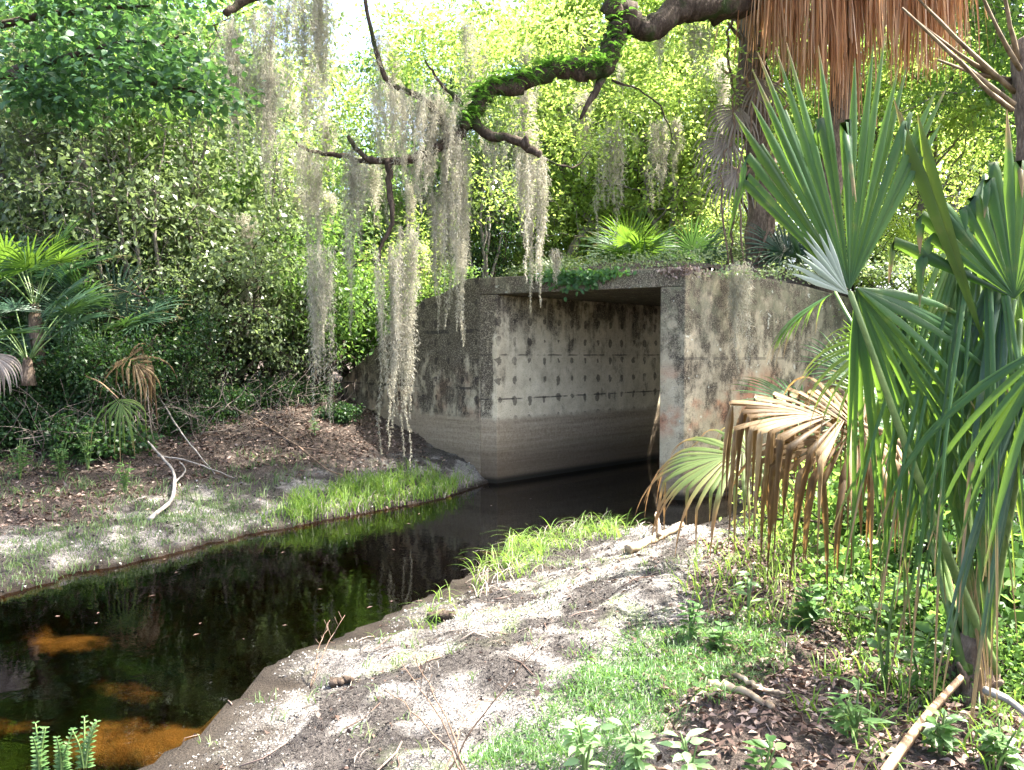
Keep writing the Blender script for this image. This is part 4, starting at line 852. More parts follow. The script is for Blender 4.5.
for q in range(400):   # unseen crown clusters added above the frame to break the sun into patches
    cx = rng.uniform(-7, 13); cy = rng.uniform(3, 14.5); cz = rng.uniform(10.5, 14.5)
    if vnoise(np.array([cx]), np.array([cy]), 0.35, 77)[0] > 0.12: continue
    sx_, sy_ = cx - (cz - .4) / math.tan(SUN_EL) * sin(SUN_AZ), cy - (cz - .4) / math.tan(SUN_EL) * cos(SUN_AZ)
    if any(math.hypot(sx_ - hx, sy_ - hy) < hr + .7 for hx, hy, hr in ((1.6, 6.6, 2.0), (0.4, 7.7, .9), (2.6, 7.4, .9), (-1.5, 3.9, .5), (1.6, 4.4, .7), (2.3, 5.2, .8))): continue  # gaps kept so the sun reaches chosen spots on the ground
    spray(np.array([cx, cy, cz]), np.array([.8, .8, .35]), 170, (0.13, 0.06))
Sd = np.array([sin(SUN_AZ) * cos(SUN_EL), cos(SUN_AZ) * cos(SUN_EL), sin(SUN_EL)])
for q in range(46):   # unseen leaf clusters added towards the sun to shade the right wing wall
    wp = np.r_[R0 + ER * rng.uniform(.2, 4), rng.uniform(.6, 3.1)]; spray(wp + Sd * rng.uniform(9, 12), np.array([.6, .6, .3]), 150, (0.13, 0.06))
for q in range(34):   # more unseen clusters, added to shade the left bank
    wp = np.array([rng.uniform(-7, -2), rng.uniform(6.5, 10), .2]); spray(wp + Sd * rng.uniform(12, 14), np.array([.6, .6, .3]), 150, (0.13, 0.06))
lb.build('crown', GREENS['mid'], oak)  # holds only the unseen clusters added for shade
for q in range(7):
    a0 = q * 0.9; e_ = np.array([OX - 2.5 - 5 * abs(cos(a0)), OY + 6 * sin(a0), 12.0]); limb([ob_ + [.1, 0, 6.5], (ob_ + [0, 0, 7]) * .5 + e_ * .5 + [0, 0, .8], e_], 0.2, 0.04, 14)

# resurrection fern on the limb
fb = MB(); idx = np.arange(6, 54)
for i in idx:
    for q in range(24):
        c = p2[i] + (p2[min(i + 1, len(p2) - 1)] - p2[i]) * rng.random() + np.array([rng.normal() * .08, rng.normal() * .12, rng.uniform(.0, .15)]); L = rng.uniform(.12, .22); a0 = rng.uniform(0, 2 * pi)
        d = np.array([cos(a0), sin(a0), rng.uniform(-.3, .6)]); m = 9; t = np.linspace(0.1, 1, m); sp_ = c + d[None] * (L * t)[:, None] - np.c_[0 * t, 0 * t, t * t * L * .6]
        sd = nrm(np.cross(d, [0, 0, 1])); cc = np.concatenate([sp_, sp_]); dd = np.concatenate([np.tile(sd, (m, 1)), np.tile(-sd, (m, 1))]) + d * .3
        leaves(fb, cc, dd, np.tile([0., 0, 1], (2 * m, 1)), .045 * (1.1 - np.concatenate([t, t]) * .8), .02, rng.uniform(.2, .9))
tag(fb.build('resurrection_fern', M_FERN), 'green resurrection fern covering the upper side of the oak limb', 'fern', kind='stuff')

# ------------------------------------------------------------------ Spanish moss
def moss(px, top, bot, D, wtop, label, dens=1.0, obj_only=False):
    a = P(px, top, D); b = P(px, bot, D); Lz = a[2] - b[2]; mb = MB(); wm = wtop / FPX * D / 2
    K = int(np.clip(6 + wm * 46 * dens, 6, 48)); main_ = rng.integers(0, K); main2 = (main_ + 1) % K
    for q in range(K):
        u = rng.uniform(-1, 1); f = 1.0 if q == main_ else .97 if q == main2 else rng.uniform(.25, .95) * (1 - .35 * abs(u)); st = rng.random() ** 2 * .12
        n = max(5, int(Lz * f / .03)); t = np.linspace(0, 1, n); w1 = np.cumsum(rng.normal(size=(n, 2)) * .006, 0); w1 -= np.linspace(0, 1, n)[:, None] * w1[-1] * .5
        ax_ = a[0] + u * wm + w1[:, 0] - u * wm * .35 * t; ay_ = a[1] + rng.normal() * wm * .5 + w1[:, 1]; az_ = a[2] - Lz * (st + (f - st) * t)
        r_ = (rng.uniform(.018, .042)) * np.clip(np.minimum(t * 7 + .35, (1 - t) * 2.6 + .06), 0, 1) * (1 + .45 * np.sin(t * rng.uniform(6, 20) + rng.uniform(0, 6)))
        rp = 11; c = np.repeat(np.c_[ax_, ay_, az_], rp, 0); rr = np.repeat(r_, rp)[:, None]; m = len(c)
        c = c + rng.normal(size=(m, 3)) * np.c_[rr * .75, rr * .75, np.full(m, .02)]
        d = rng.normal(size=(m, 3)) * [.55, .55, .35] + [0, 0, -.8]
        leaves(mb, c, d, rng.normal(size=(m, 3)), rng.uniform(.025, .075, m) * np.clip(rr[:, 0] / .02, .5, 1.2), rng.uniform(.0035, .0082, m), np.clip(rng.normal(.5, .13) + rng.normal(0, .17, m), 0, 1), 0)
    o = mb.build('spanish_moss', M_MOSS, None, origin=tuple(a)); tag(o, label, 'moss', 'beards of Spanish moss'); return o
MOSS = [
    (240, 14, 175, 9.3, 16, 'narrow moss strand at the left of the upper left curtain', 1),
    (262, 0, 205, 9.4, 26, 'broad moss beard ending lowest in the upper left curtain', 1.2),
    (283, -8, 90, 9.6, 34, 'short wide moss beard beside the upper left curtain', 1),
    (306, -15, 130, 9.8, 34, 'wide moss beard left of the sky gap, ending above the forked twig', 1.1),
    (324, -18, 150, 9.9, 18, 'thin moss beard at the edge of the sky gap', 1),
    (229, 20, 150, 9.2, 14, 'leftmost thin moss strand of the upper left curtain', 1),
    (272, 70, 190, 9.5, 22, 'middle moss beard under the upper left curtain', 1.2),
    (250, 60, 150, 9.35, 22, 'short moss tuft inside the upper left curtain', 1.1),
    (300, 143, 205, 10.4, 40, 'loose moss veil on the small twig left of the crooked hanging branch', .7),
    (322, 245, 425, 9.9, 26, 'long pale moss strand hanging alone in front of the left thicket', 1.4),
    (312, 152, 300, 10.4, 22, 'moss strand above the long lone strand', .9),
    (352, 138, 330, 10.2, 14, 'moss strand at the tip of the bent twig', 1),
    (366, 158, 255, 10.2, 28, 'moss veil under the bent twig', .8),
    (391, 245, 452, 10.0, 30, 'dense moss strand under the crooked hanging branch, reaching the tan silt band', 1.4),
    (408, 225, 462, 10.1, 22, 'longest moss strand, the right one of the pair in front of the left wing wall', 1.3),
    (378, 30, 85, 10.1, 12, 'thin moss line down the curved twig against the white sky', .8),
    (408, 84, 225, 10.3, 74, 'bulky moss mass at the end of the oak limb', 2.2),
    (438, 96, 260, 10.4, 46, 'moss beard under the end of the oak limb', 1.2),
    (452, 138, 330, 10.5, 26, 'long moss beard hanging over the shoulder of the left wing wall', 1.3),
    (440, 190, 330, 10.45, 24, 'moss beard just left of the one over the wing wall shoulder', 1.1),
    (462, 140, 345, 10.6, 14, 'slim moss strand in front of the left corner of the headwall', 1.2),
    (424, 150, 215, 10.3, 30, 'short moss tuft below the bulky mass', 1),
    (467, 20, 75, 10.9, 14, 'small moss strand above the oak limb', .9),
    (496, 140, 190, 10.6, 26, 'thin moss veil under the short broken side branch', .6),
    (526, 152, 285, 10.5, 18, 'straight brownish moss strand hanging from the broken side branch', 1.4),
    (537, 156, 310, 10.5, 20, 'pale moss strand whose tip hangs in front of the lintel', 1.4),
    (556, 250, 282, 11.0, 9, 'tiny moss tuft above the ivy on the lintel', 2.5),
    (742, 262, 372, 10.75, 26, 'bright moss beard hanging over the top of the right wing wall', 1.5),
    (660, 25, 70, 11.6, 20, 'short moss tuft under the thick bend of the oak limb', .7),
    (700, 20, 85, 12.0, 30, 'grey moss veil under the oak limb near the vine wrapped trunk', 1.2),
]
for m_ in MOSS: moss(*m_[:6], dens=m_[6])

# ------------------------------------------------------------------ big near bough at the upper left
tb, lb = MB(), MB(); bx, by = -8.4, 9.5; bz = H(bx, by); e = empty('broadleaf_tree', (bx, by, bz), 'broad leaved tree outside the left edge with a blue green bough across the top left', 'tree'); b = np.array([bx, by, bz])
tube(tb, smooth_path([b - [0, 0, .2], b + [.1, 0, 2.5], b + [.4, 0, 5], b + [.6, 0, 8]], 14, .02), np.linspace(.2, .08, 14), 9, rough=.05); tb.build('trunk', M_BARK, e, True)
bt = MB(); tipsb = []
for pts in ([b + [.35, 0, 3.6], P(10, 72, 9.4), P(50, 62, 9.2), P(88, 52, 9.0), P(140, 40, 8.9), P(200, 62, 8.8)], [b + [.4, 0, 4.6], P(20, 20, 9.6), P(90, 10, 9.4), P(150, 6, 9.2)], [P(88, 52, 9), P(120, 70, 8.8), P(160, 84, 8.7), P(215, 96, 8.8)], [P(10, 72, 9.4), P(40, 92, 9.2), P(70, 98, 9.1)], [b + [.4, 0, 5.2], P(0, -20, 9.2), P(110, -40, 9.0), P(190, -20, 8.8)]):
    p = smooth_path(pts, 16, .01); tube(bt, p, np.linspace(.06, .012, 16), 6); tipsb += [p[i] for i in range(5, 16)]
bt.build('bough', M_BARK, e, True)
tipsb = np.array(tipsb); n = 4200; ci = rng.integers(0, len(tipsb), n); off = rng.normal(size=(n, 3)) * [.26, .3, .13]; tn = rng.normal(.5, .2, len(tipsb))
leaves6(lb, tipsb[ci] + off, nrm(off + rng.normal(size=(n, 3)) * .25), nrm(rng.normal(size=(n, 3)) * .5 + [0, 0, 1]), rng.uniform(.07, .12, n), rng.uniform(.05, .085, n), np.clip(tn[ci] + rng.normal(0, .15, n), 0, 1))
lb.build('foliage', GREENS['blue'], e)

# ------------------------------------------------------------------ ground cover
def project(p):
    q = p - CAM; f = np.array([0, cos(PITCH), -sin(PITCH)]); u = np.array([0, sin(PITCH), cos(PITCH)])
    dz = q @ f; return 512 + FPX * q[:, 0] / dz, 385 - FPX * (q @ u) / dz
def scatter(poly, n, box, near=None):
    poly = np.array(poly, float); out = []; tot = 0
    for _ in range(60):
        x = rng.uniform(box[0], box[1], 6000); y = rng.uniform(box[2], box[3], 6000); h, ins, lt, mk, br = ground_fields(x, y); p = np.c_[x, y, h]
        u, v = project(p); u = u + rng.normal(0, 13, len(u)); v = v + rng.normal(0, 5, len(v)); m = inside(u, v, poly) & ~ins; out.append(p[m]); tot += m.sum()
        if tot >= n: break
    return np.concatenate(out)[:n]
def blades(mb, base, h, w, bend, tone=.5, segs=5, spread=.5):
    N = len(base); hh_ = h * rng.uniform(.5, 1.3, N); az = rng.uniform(0, 2 * pi, N); out = np.c_[np.cos(az), np.sin(az), 0 * az]; b = bend * rng.uniform(.4, 1.5, N); sd = np.c_[-np.sin(az + .6), np.cos(az + .6), 0 * az]
    rows = []
    for i in range(segs + 1):
        t = i / segs; c = base + np.c_[0 * b, 0 * b, hh_ * (t - .45 * np.minimum(b, 1.6) * t ** 2.6)] + out * (hh_ * (spread * .3 * t + b * .55 * t ** 2.2))[:, None]; ww = w * (1 - t ** 2) * .5 + .0006
        rows += [c + sd * ww, c - sd * ww]
    v = np.stack(rows, 1); k_ = (np.arange(N) * 2 * (segs + 1))[:, None, None]; f = np.array([[2 * i, 2 * i + 1, 2 * i + 3, 2 * i + 2] for i in range(segs)])[None]
    mb.add(v.reshape(-1, 3), (k_ + f).reshape(-1, 4), None, np.repeat(np.clip(rng.normal(tone, .2, N), 0, 1), 2 * (segs + 1)))
def tufted(p, per, r):
    q = np.repeat(p, per, 0); q[:, :2] += rng.normal(size=(len(q), 2)) * r; q[:, 2] -= .015; return q
def stuff(mb, name, mat, label, cat='grass'): tag(mb.build(name, mat), label, cat, kind='stuff')

mb = MB(); p = scatter([(285, 522), (300, 500), (400, 478), (468, 484), (466, 497), (400, 508), (330, 526)], 230, (-4, 0, 8, 13)); blades(mb, tufted(p, 9, .045), .27, .010, .7, .6)
stuff(mb, 'bank_grass', M_GRASS, 'bright green grass at the foot of the left wing wall along the water')
mb = MB(); p = scatter([(0, 592), (0, 540), (150, 515), (260, 495), (300, 525), (150, 560), (60, 582)], 650, (-8, -1, 6, 13)); blades(mb, tufted(p, 7, .06), .075, .007, .6, .4)
p = scatter([(0, 520), (0, 450), (110, 440), (140, 480), (300, 450), (330, 480), (180, 520)], 170, (-11, -1, 6, 16)); blades(mb, tufted(p, 8, .05), .16, .009, .8, .4)
stuff(mb, 'shelf_grass', M_GRASSDULL, 'short dull grass and weeds on the shelf of the left bank')
mb = MB(); p = scatter([(472, 592), (478, 572), (520, 540), (590, 520), (625, 524), (618, 535), (560, 548), (520, 575), (490, 590)], 75, (-1, 2.5, 6, 9.6)); blades(mb, tufted(p, 8, .035), .30, .008, 1.35, .65, 8)
p = scatter([(380, 650), (400, 600), (470, 580), (470, 600), (420, 640)], 10, (-2, 1, 4, 9)); blades(mb, tufted(p, 5, .03), .2, .007, 1.3, .6, 8)
stuff(mb, 'edge_sedge', M_GRASS, 'arching bright sedge along the near water edge in front of the tunnel mouth')
mb = MB(); p = scatter([(470, 770), (530, 715), (600, 660), (660, 630), (760, 620), (800, 650), (730, 690), (660, 720), (620, 770)], 900, (-1, 3.5, 2.3, 6)); blades(mb, tufted(p, 10, .04), .075, .004, .9, .5, 4, 1.0)
p = p[::3]; n = len(p); c = np.repeat(p, 3, 0) + rng.normal(size=(3 * n, 3)) * [.03, .03, .006] + [0, 0, .03]; leaves(mb, c, rng.normal(size=(3 * n, 3)) * [1, 1, .25], rng.normal(size=(3 * n, 3)) * .35 + [0, 0, 1], rng.uniform(.012, .028, 3 * n), rng.uniform(.008, .016, 3 * n), rng.uniform(.2, .8, 3 * n))
stuff(mb, 'creeping_grass', M_HERB, 'low creeping green grass between the sand and the leaf litter')
mb = MB(); p = scatter([(700, 600), (740, 545), (820, 510), (900, 500), (940, 540), (860, 610), (760, 640)], 330, (.8, 5, 4, 11)); blades(mb, tufted(p, 6, .05), .22, .008, .8, .85, 5)
stuff(mb, 'sunlit_grass', M_GRASS, 'sunlit yellow green grass under the dead brown palm leaf')
mb = MB(); p = scatter([(140, 770), (300, 680), (450, 600), (560, 545), (700, 540), (700, 600), (560, 690), (480, 770)], 90, (-3, 3, 2.3, 9.5)); blades(mb, tufted(p, 7, .03), .09, .005, .9, .45, 4)
stuff(mb, 'sand_grass', M_GRASSDULL, 'thin scattered grass tufts on the pale near bank')
mb = MB(); p = scatter([(840, 770), (800, 690), (860, 600), (1024, 560), (1024, 770)], 230, (.8, 4, 2.2, 7)); blades(mb, tufted(p, 5, .05), .17, .008, .9, .45, 5)
stuff(mb, 'undergrowth_grass', M_GRASS, 'loose grass around the base of the big young palm')

mb = MB(); p = scatter([(275, 526), (300, 498), (400, 476), (468, 484), (466, 499), (330, 530)], 90, (-4, 0, 8, 13)); blades(mb, tufted(p, 5, .06), .2, .007, 1.1, .7)
p = scatter([(465, 592), (478, 568), (520, 540), (590, 520), (640, 524), (560, 552), (490, 596)], 40, (-1, 2.5, 6, 9.6)); blades(mb, tufted(p, 6, .05), .22, .006, 1.4, .7, 7)
p = scatter([(300, 690), (450, 600), (700, 540), (800, 560), (700, 640), (500, 770), (200, 770)], 50, (-3, 3, 2.3, 9.5)); blades(mb, tufted(p, 4, .03), .08, .004, 1.4, .6, 5)
stuff(mb, 'dead_grass', M_DEADGREY, 'dry bent straw coloured blades among the green bank grass')
# leaf litter
mb = MB()
def litter(n, box, size):
    x = rng.uniform(box[0], box[1], n * 2); y = rng.uniform(box[2], box[3], n * 2); h, ins, lt, mk, br = ground_fields(x, y); m = (rng.random(n * 2) < lt * .95 + .02) & ~ins; c = np.c_[x, y, h + .012][m]; k_ = len(c)
    sz = rng.uniform(.6, 1.4, k_) * size
    leaves(mb, c, rng.normal(size=(k_, 3)) * [1, 1, .3], rng.normal(size=(k_, 3)) * .5 + [0, 0, 1], sz, sz * rng.uniform(.3, .55, k_), np.clip(rng.normal(.5, .28, k_), 0, 1), .3)
litter(15000, (.4, 5, 2.2, 6.5), .042); litter(5000, (.8, 8, 6, 12), .055); litter(14000, (-8.5, .3, 7.5, 16), .06)
stuff(mb, 'leaf_litter', M_LITTER, 'dry brown leaf litter covering the shaded ground', 'leaves')
# flakes of dried mud and algae: what makes the pale bank rough
M_FLAKE = leaf_mat('dried_algae_flake', [(0.025, 0.022, 0.022), (0.20, 0.19, 0.18), (0.52, 0.50, 0.46)], (0.1, 0.1, 0.09), 0.05, 0.9, 0.1)
mb = MB(); n = 70000; y = 2.4 + 6.6 * rng.random(n) ** 1.5; x = rng.uniform(-2.6, 2.6, n); h, ins, lt, mk, br = ground_fields(x, y); m = (~ins) & (rng.random(n) > lt) & (h > .03); c = np.c_[x, y, h + .002][m]; k_ = len(c)
sz = rng.uniform(.004, .013, k_) * (.75 + .16 * y[m]); leaves(mb, c, rng.normal(size=(k_, 3)) * [1, 1, .35], rng.normal(size=(k_, 3)) * .55 + [0, 0, 1], sz, sz * rng.uniform(.5, 1, k_), np.clip(rng.normal(.48, .22, k_) - .5 * mk[m], 0, .74), .3)
n = 16000; y = rng.uniform(6, 12.5, n); x = rng.uniform(-8, 0, n); h, ins, lt, mk, br = ground_fields(x, y); m = (~ins) & (rng.random(n) > lt) & (h > .03) & (h < .6); c = np.c_[x, y, h + .002][m]; k_ = len(c)
sz = rng.uniform(.015, .04, k_); leaves(mb, c, rng.normal(size=(k_, 3)) * [1, 1, .35], rng.normal(size=(k_, 3)) * .55 + [0, 0, 1], sz, sz * rng.uniform(.5, 1, k_), np.clip(rng.normal(.5, .25, k_) - .4 * mk[m], 0, 1), .3)
stuff(mb, 'dried_mud_flakes', M_FLAKE, 'flaking grey crust of dried mud and algae on the sandy banks', 'mud crust')
# dark crumbs and small sticks on the sand
mb = MB(); n = 2600; x = rng.uniform(-2.6, 3, n); y = rng.uniform(2.3, 9, n); h, ins, lt, mk, br = ground_fields(x, y); m = (~ins) & (rng.random(n) < .12 + .75 * mk); c = np.c_[x, y, h + .004][m]; k_ = len(c)
sz = rng.uniform(.01, .04, k_); leaves(mb, c, rng.normal(size=(k_, 3)) * [1, 1, .5], rng.normal(size=(k_, 3)) * .7 + [0, 0, 1], sz, sz * rng.uniform(.3, .8, k_), np.clip(rng.normal(.2, .2, k_), 0, 1), .6)
for q in range(170):
    x, y = rng.uniform(-2.4, 3.5), rng.uniform(2.4, 8.6)
    if ground_fields(np.array([x]), np.array([y]))[1][0]: continue
    a0 = rng.uniform(0, pi); L = rng.uniform(.05, .28); pts = [np.array([x + cos(a0) * L * s_, y + sin(a0) * L * s_, 0]) for s_ in (-.5, 0, .5)]
    pts = [np.array([q_[0] + rng.normal() * .01, q_[1] + rng.normal() * .01, H(q_[0], q_[1]) + .008]) for q_ in pts]; tube(mb, pts, rng.uniform(.0015, .005), 4, tone=rng.uniform(.2, 1))
stuff(mb, 'plant_debris', M_LITTER, 'dark crumbs and broken sticks strewn over the pale sand', 'debris')
mb = MB(); n = 36; x = rng.uniform(-4.5, 1.5, n); y = rng.uniform(3.8, 11, n); m = ground_fields(x, y)[1]; c = np.c_[x, y, 0 * x + .005][m]; k_ = len(c)
leaves(mb, c, rng.normal(size=(k_, 3)) * [1, 1, 0], rng.normal(size=(k_, 3)) * .05 + [0, 0, 1], rng.uniform(.03, .07, k_), rng.uniform(.015, .03, k_), rng.uniform(.1, .55, k_), .05)
stuff(mb, 'floating_leaves', M_LITTER, 'small fallen leaves floating on the dark water', 'leaves')

# small leafy plants, each its own thing
def herb(px, py, h, nst, L, W, mat, label, per=9, top=False, lean=.35, D=None, pinnate=False):
    g0 = G(px, py); e = empty('leafy_plant', tuple(g0), label, 'plant', 'small leafy plants'); sb, lb = MB(), MB()
    for s_ in range(nst):
        az = rng.uniform(0, 2 * pi); hs = h * rng.uniform(.65, 1.1); ln = rng.uniform(.1, lean) * hs
        p = smooth_path([g0 - [0, 0, .03], g0 + [cos(az) * ln * .35, sin(az) * ln * .35, hs * .5], g0 + [cos(az) * ln, sin(az) * ln, hs]], 10); tube(sb, p, np.linspace(.006, .0025, 10) * (1 + h), 5)
        if pinnate:
            t = np.repeat(np.linspace(.15, 1, 11), 2); sgn = np.tile([1, -1], 11); i_ = (t * 9).astype(int); sd = nrm(np.cross(p[-1] - p[0], [.2, -1, .3])); c = p[i_]; d = sd[None] * sgn[:, None] + nrm(p[-1] - p[0]) * .5
            leaves6(lb, c, d, np.tile([0, -.6, .8], (22, 1)), L * (1.15 - .7 * t), W * (1.1 - .5 * t), np.clip(rng.normal(.6, .15, 22), 0, 1))
        else:
            t = rng.uniform(.25 if not top else .7, 1.0, per); i_ = (t * 9).astype(int); a1 = rng.uniform(0, 2 * pi, per); d = np.c_[np.cos(a1), np.sin(a1), rng.uniform(-.1, .6, per)]
            leaves6(lb, p[i_] + d * .015, d, rng.normal(size=(per, 3)) * .25 + [0, -.15, 1], L * rng.uniform(.6, 1.15, per), W * rng.uniform(.8, 1.1, per), np.clip(rng.normal(.5, .2, per), 0, 1))
    sb.build('stem', M_STEM, e, True); lb.build('foliage', mat, e); return e
HERBS = [
    (585, 775, .20, 5, .075, .030, M_HERBPALE, 'pale leafy weed left of centre at the bottom of the frame', 9),
    (640, 772, .17, 4, .075, .032, M_HERBPALE, 'pale leafy weed at the bottom edge with the tallest shoots', 9),
    (690, 785, .16, 3, .08, .036, M_HERBPALE, 'pale broad leaved weed cut by the bottom edge', 8),
    (765, 785, .14, 3, .07, .034, M_HERB, 'small green weed at the bottom edge right of the pale ones', 8),
    (808, 632, .30, 5, .11, .055, M_HERB, 'dark green broad leaved bush below the dead brown palm leaf', 11),
    (690, 640, .22, 4, .07, .032, M_HERB, 'dark leafy weed at the edge of the sunlit sand', 10),
    (720, 655, .16, 4, .07, .034, M_HERB, 'low leafy weed right of the sunlit sand', 10),
    (748, 620, .32, 2, .09, .030, M_HERBPALE, 'tall thin yellow green weed standing in the sunlit patch', 9),
    (885, 690, .55, 2, .08, .042, M_HERB, 'thin upright seedling with reddish stem left of the big palm base', 11),
    (920, 690, .30, 3, .085, .055, M_HERB, 'dark leaved seedling touching the big palm base', 10),
    (855, 745, .22, 5, .10, .022, M_HERB, 'narrow leaved weed with grassy shoots in the litter', 10),
    (940, 760, .16, 5, .06, .03, M_HERB, 'small bushy weed under the dry stalk at the lower right', 10),
    (1000, 770, .14, 5, .06, .03, M_HERB, 'small bushy weed at the lower right corner', 10),
    (905, 600, .60, 4, .10, .055, M_HERB, 'tall leafy weed behind the thin seedling', 14),
    (870, 560, .50, 4, .10, .05, M_HERBPALE, 'sunlit leafy weed right of the hanging dead strips', 14),
    (935, 640, .40, 4, .09, .05, M_HERB, 'leafy weed between the big palm stalks', 12),
    (1005, 640, .45, 4, .09, .05, M_HERB, 'leafy weed right of the big palm stalks', 12),
    (20, 480, .45, 7, .09, .03, M_HERB, 'bushy weed at the left frame edge on the bank', 14),
    (60, 478, .42, 7, .09, .03, M_HERB, 'bushy weed beside the one at the left frame edge', 14),
    (88, 470, .55, 6, .09, .035, M_HERB, 'taller bushy weed below the pale drooping palm leaf', 14),
    (125, 492, .35, 5, .08, .03, M_HERB, 'small bushy weed near the bleached branch', 12),
    (45, 440, .60, 6, .10, .04, M_HERB, 'weed climbing behind the left bank weeds', 14),
    (315, 435, .25, 4, .08, .03, M_HERBPALE, 'small pale weed on the leaf covered slope', 9),
]
for h_ in HERBS: herb(*h_[:8], per=h_[8])
for px, py, lab in ((40, 775, 'bright feathery fern at the lower left corner of the creek'), (62, 772, 'upright feathery fern beside the corner one'), (85, 768, 'outermost feathery fern standing in the water at lower left')):
    herb(px, py, .22, 4, .04, .016, M_HERB, lab, pinnate=True)

# ivy on the lintel
mb = MB(); n = 420; f_ = rng.normal(.50, .10, n); f_ = np.clip(f_, .28, .8); q_ = L0[None] + (R0 - L0)[None] * f_[:, None]; zz = 3.22 - np.abs(rng.normal(0, .12, n)) * (1 - np.abs(f_ - .5) * 2); fn = np.array([-.479, -.878])
c = np.c_[q_ + fn[None] * rng.uniform(.01, .06, n)[:, None], zz]; leaves6(mb, c, rng.normal(size=(n, 3)) * [.6, .3, .6] + [0, -.2, -.6], np.tile([-.4, -.8, .4], (n, 1)) + rng.normal(size=(n, 3)) * .3, rng.uniform(.05, .09, n), rng.uniform(.04, .07, n), rng.uniform(.2, .8, n))
iv = mb.build('ivy', M_FERN); tag(iv, 'dark ivy spilling over the middle of the lintel', 'ivy')
mb = MB(); n = 160; f_ = rng.normal(.985, .05, n); q_ = L0[None] + (R0 - L0)[None] * f_[:, None]; c = np.c_[q_ + fn[None] * rng.uniform(.0, .05, n)[:, None], 3.2 - np.abs(rng.normal(0, .06, n))]
leaves6(mb, c, rng.normal(size=(n, 3)) * [.6, .3, .6] + [0, -.2, -.6], np.tile([-.4, -.8, .4], (n, 1)) + rng.normal(size=(n, 3)) * .3, rng.uniform(.03, .06, n), rng.uniform(.02, .04, n), rng.uniform(.3, 1, n))
tag(mb.build('ivy', M_LITTER), 'small withered creeper at the right corner of the lintel', 'creeper')
# pale ground cover on top of the culvert
mb = MB(); n = 3600; f_ = rng.uniform(-.3, 2.0, n); v_ = .28 + np.abs(rng.normal(0, .8, n)); base = L0[None] + (R0 - L0)[None] * f_[:, None] + DV[None] * v_[:, None]; zb = np.where((f_ > 0) & (f_ < 1), 3.25 + .25 * ss((v_ - .3) / 1.2), 3.08)
c = np.c_[base, zb + np.abs(rng.normal(0, .09, n))]; leaves(mb, c, rng.normal(size=(n, 3)), rng.normal(size=(n, 3)) * .6 + [0, -.2, .9], rng.uniform(.025, .07, n), rng.uniform(.02, .04, n), rng.uniform(.2, 1, n))
stuff(mb, 'ground_cover', GREENS['grey'], 'sunlit pale creeping plants on top of the culvert', 'ground cover')

# branches, logs and sticks
def wood(paths, name, label, cat, mat):
    loc = G(*paths[0][0][0]); e_o = tuple(loc); mb = MB()
    for pp, r0, r1, lift in paths:
        pts = [G(*p) + np.array([0, 0, l_]) for p, l_ in zip(pp, lift)]; pts = smooth_path(pts, 16, .004); tube(mb, pts, np.linspace(r0, r1, 16), 7, rough=.1)
    o = mb.build(name, mat, None, True, origin=e_o); tag(o, label, cat)
wood([([(150, 522), (172, 502), (174, 482), (160, 466), (148, 458)], .026, .012, (.03, .04, .10, .14, .2)), ([(173, 490), (185, 478), (180, 470)], .014, .006, (.06, .08, .1)), ([(158, 465), (190, 470), (235, 480)], .013, .005, (.12, .1, .02)), ([(145, 500), (128, 505)], .010, .004, (.03, .02))], 'fallen_branch', 'bleached white forked branch lying on the left bank', 'branch', M_DRIFT)
wood([([(158, 420), (185, 452), (215, 478)], .014, .006, (.35, .2, .03))], 'stick', 'long pale stick leaning down the left bank slope', 'stick', M_DRIFT)
wood([([(250, 420), (290, 445), (325, 470), (345, 478)], .02, .008, (.05, .04, .03, .02)), ([(300, 450), (335, 455)], .01, .004, (.03, .02))], 'fallen_branch', 'thin dark branch lying across the leaf covered slope', 'branch', M_TWIG)
wood([([(628, 553), (655, 543), (682, 531)], .045, .03, (.03, .04, .05)), ([(660, 541), (656, 530)], .02, .012, (.05, .16))], 'log', 'short pale log at the near bank in front of the tunnel mouth', 'log', M_LOG)
wood([([(708, 690), (740, 700), (772, 712)], .022, .014, (.02, .03, .02)), ([(735, 680), (760, 695), (785, 700)], .014, .006, (.02, .03, .03))], 'rotten_wood', 'grey rotten wood pieces lying in the leaf litter', 'wood', M_LOG)
wood([([(455, 618), (430, 622), (445, 615)], .035, .02, (.02, .03, .02))], 'wood_chunk', 'blackened wood chunk on the near bank', 'wood', M_BARK)
wood([([(330, 690), (352, 684)], .03, .018, (.03, .03))], 'wood_chunk', 'dark stub of wood near the water edge', 'wood', M_BARK)
mb = MB(); a0, b0 = P(884, 775, 2.55), P(962, 678, 3.15); t = np.linspace(0, 1, 9)[:, None]; pth = a0 + (b0 - a0) * t + np.c_[0 * t, 0 * t, .02 * np.sin(t * 3)]; sd = nrm(np.cross(b0 - a0, [0, -1, .4])); w_ = np.linspace(.022, .014, 9)[:, None]
nn_ = nrm(np.cross(sd, b0 - a0)); v = np.stack([pth - sd * w_, pth + nn_ * w_ * .5, pth + sd * w_, pth - nn_ * .006], 1).reshape(-1, 3); bq = np.arange(8)[:, None, None] * 4; f = np.array([[0, 1, 5, 4], [1, 2, 6, 5], [2, 3, 7, 6], [3, 0, 4, 7]])[None]; mb.add(v, (bq + f).reshape(-1, 4))
tag(mb.build('dry_leaf_stalk', M_BOOT, origin=tuple(a0)), 'broad dry tan palm stalk slanting to the big palm base at lower right', 'leaf stalk')
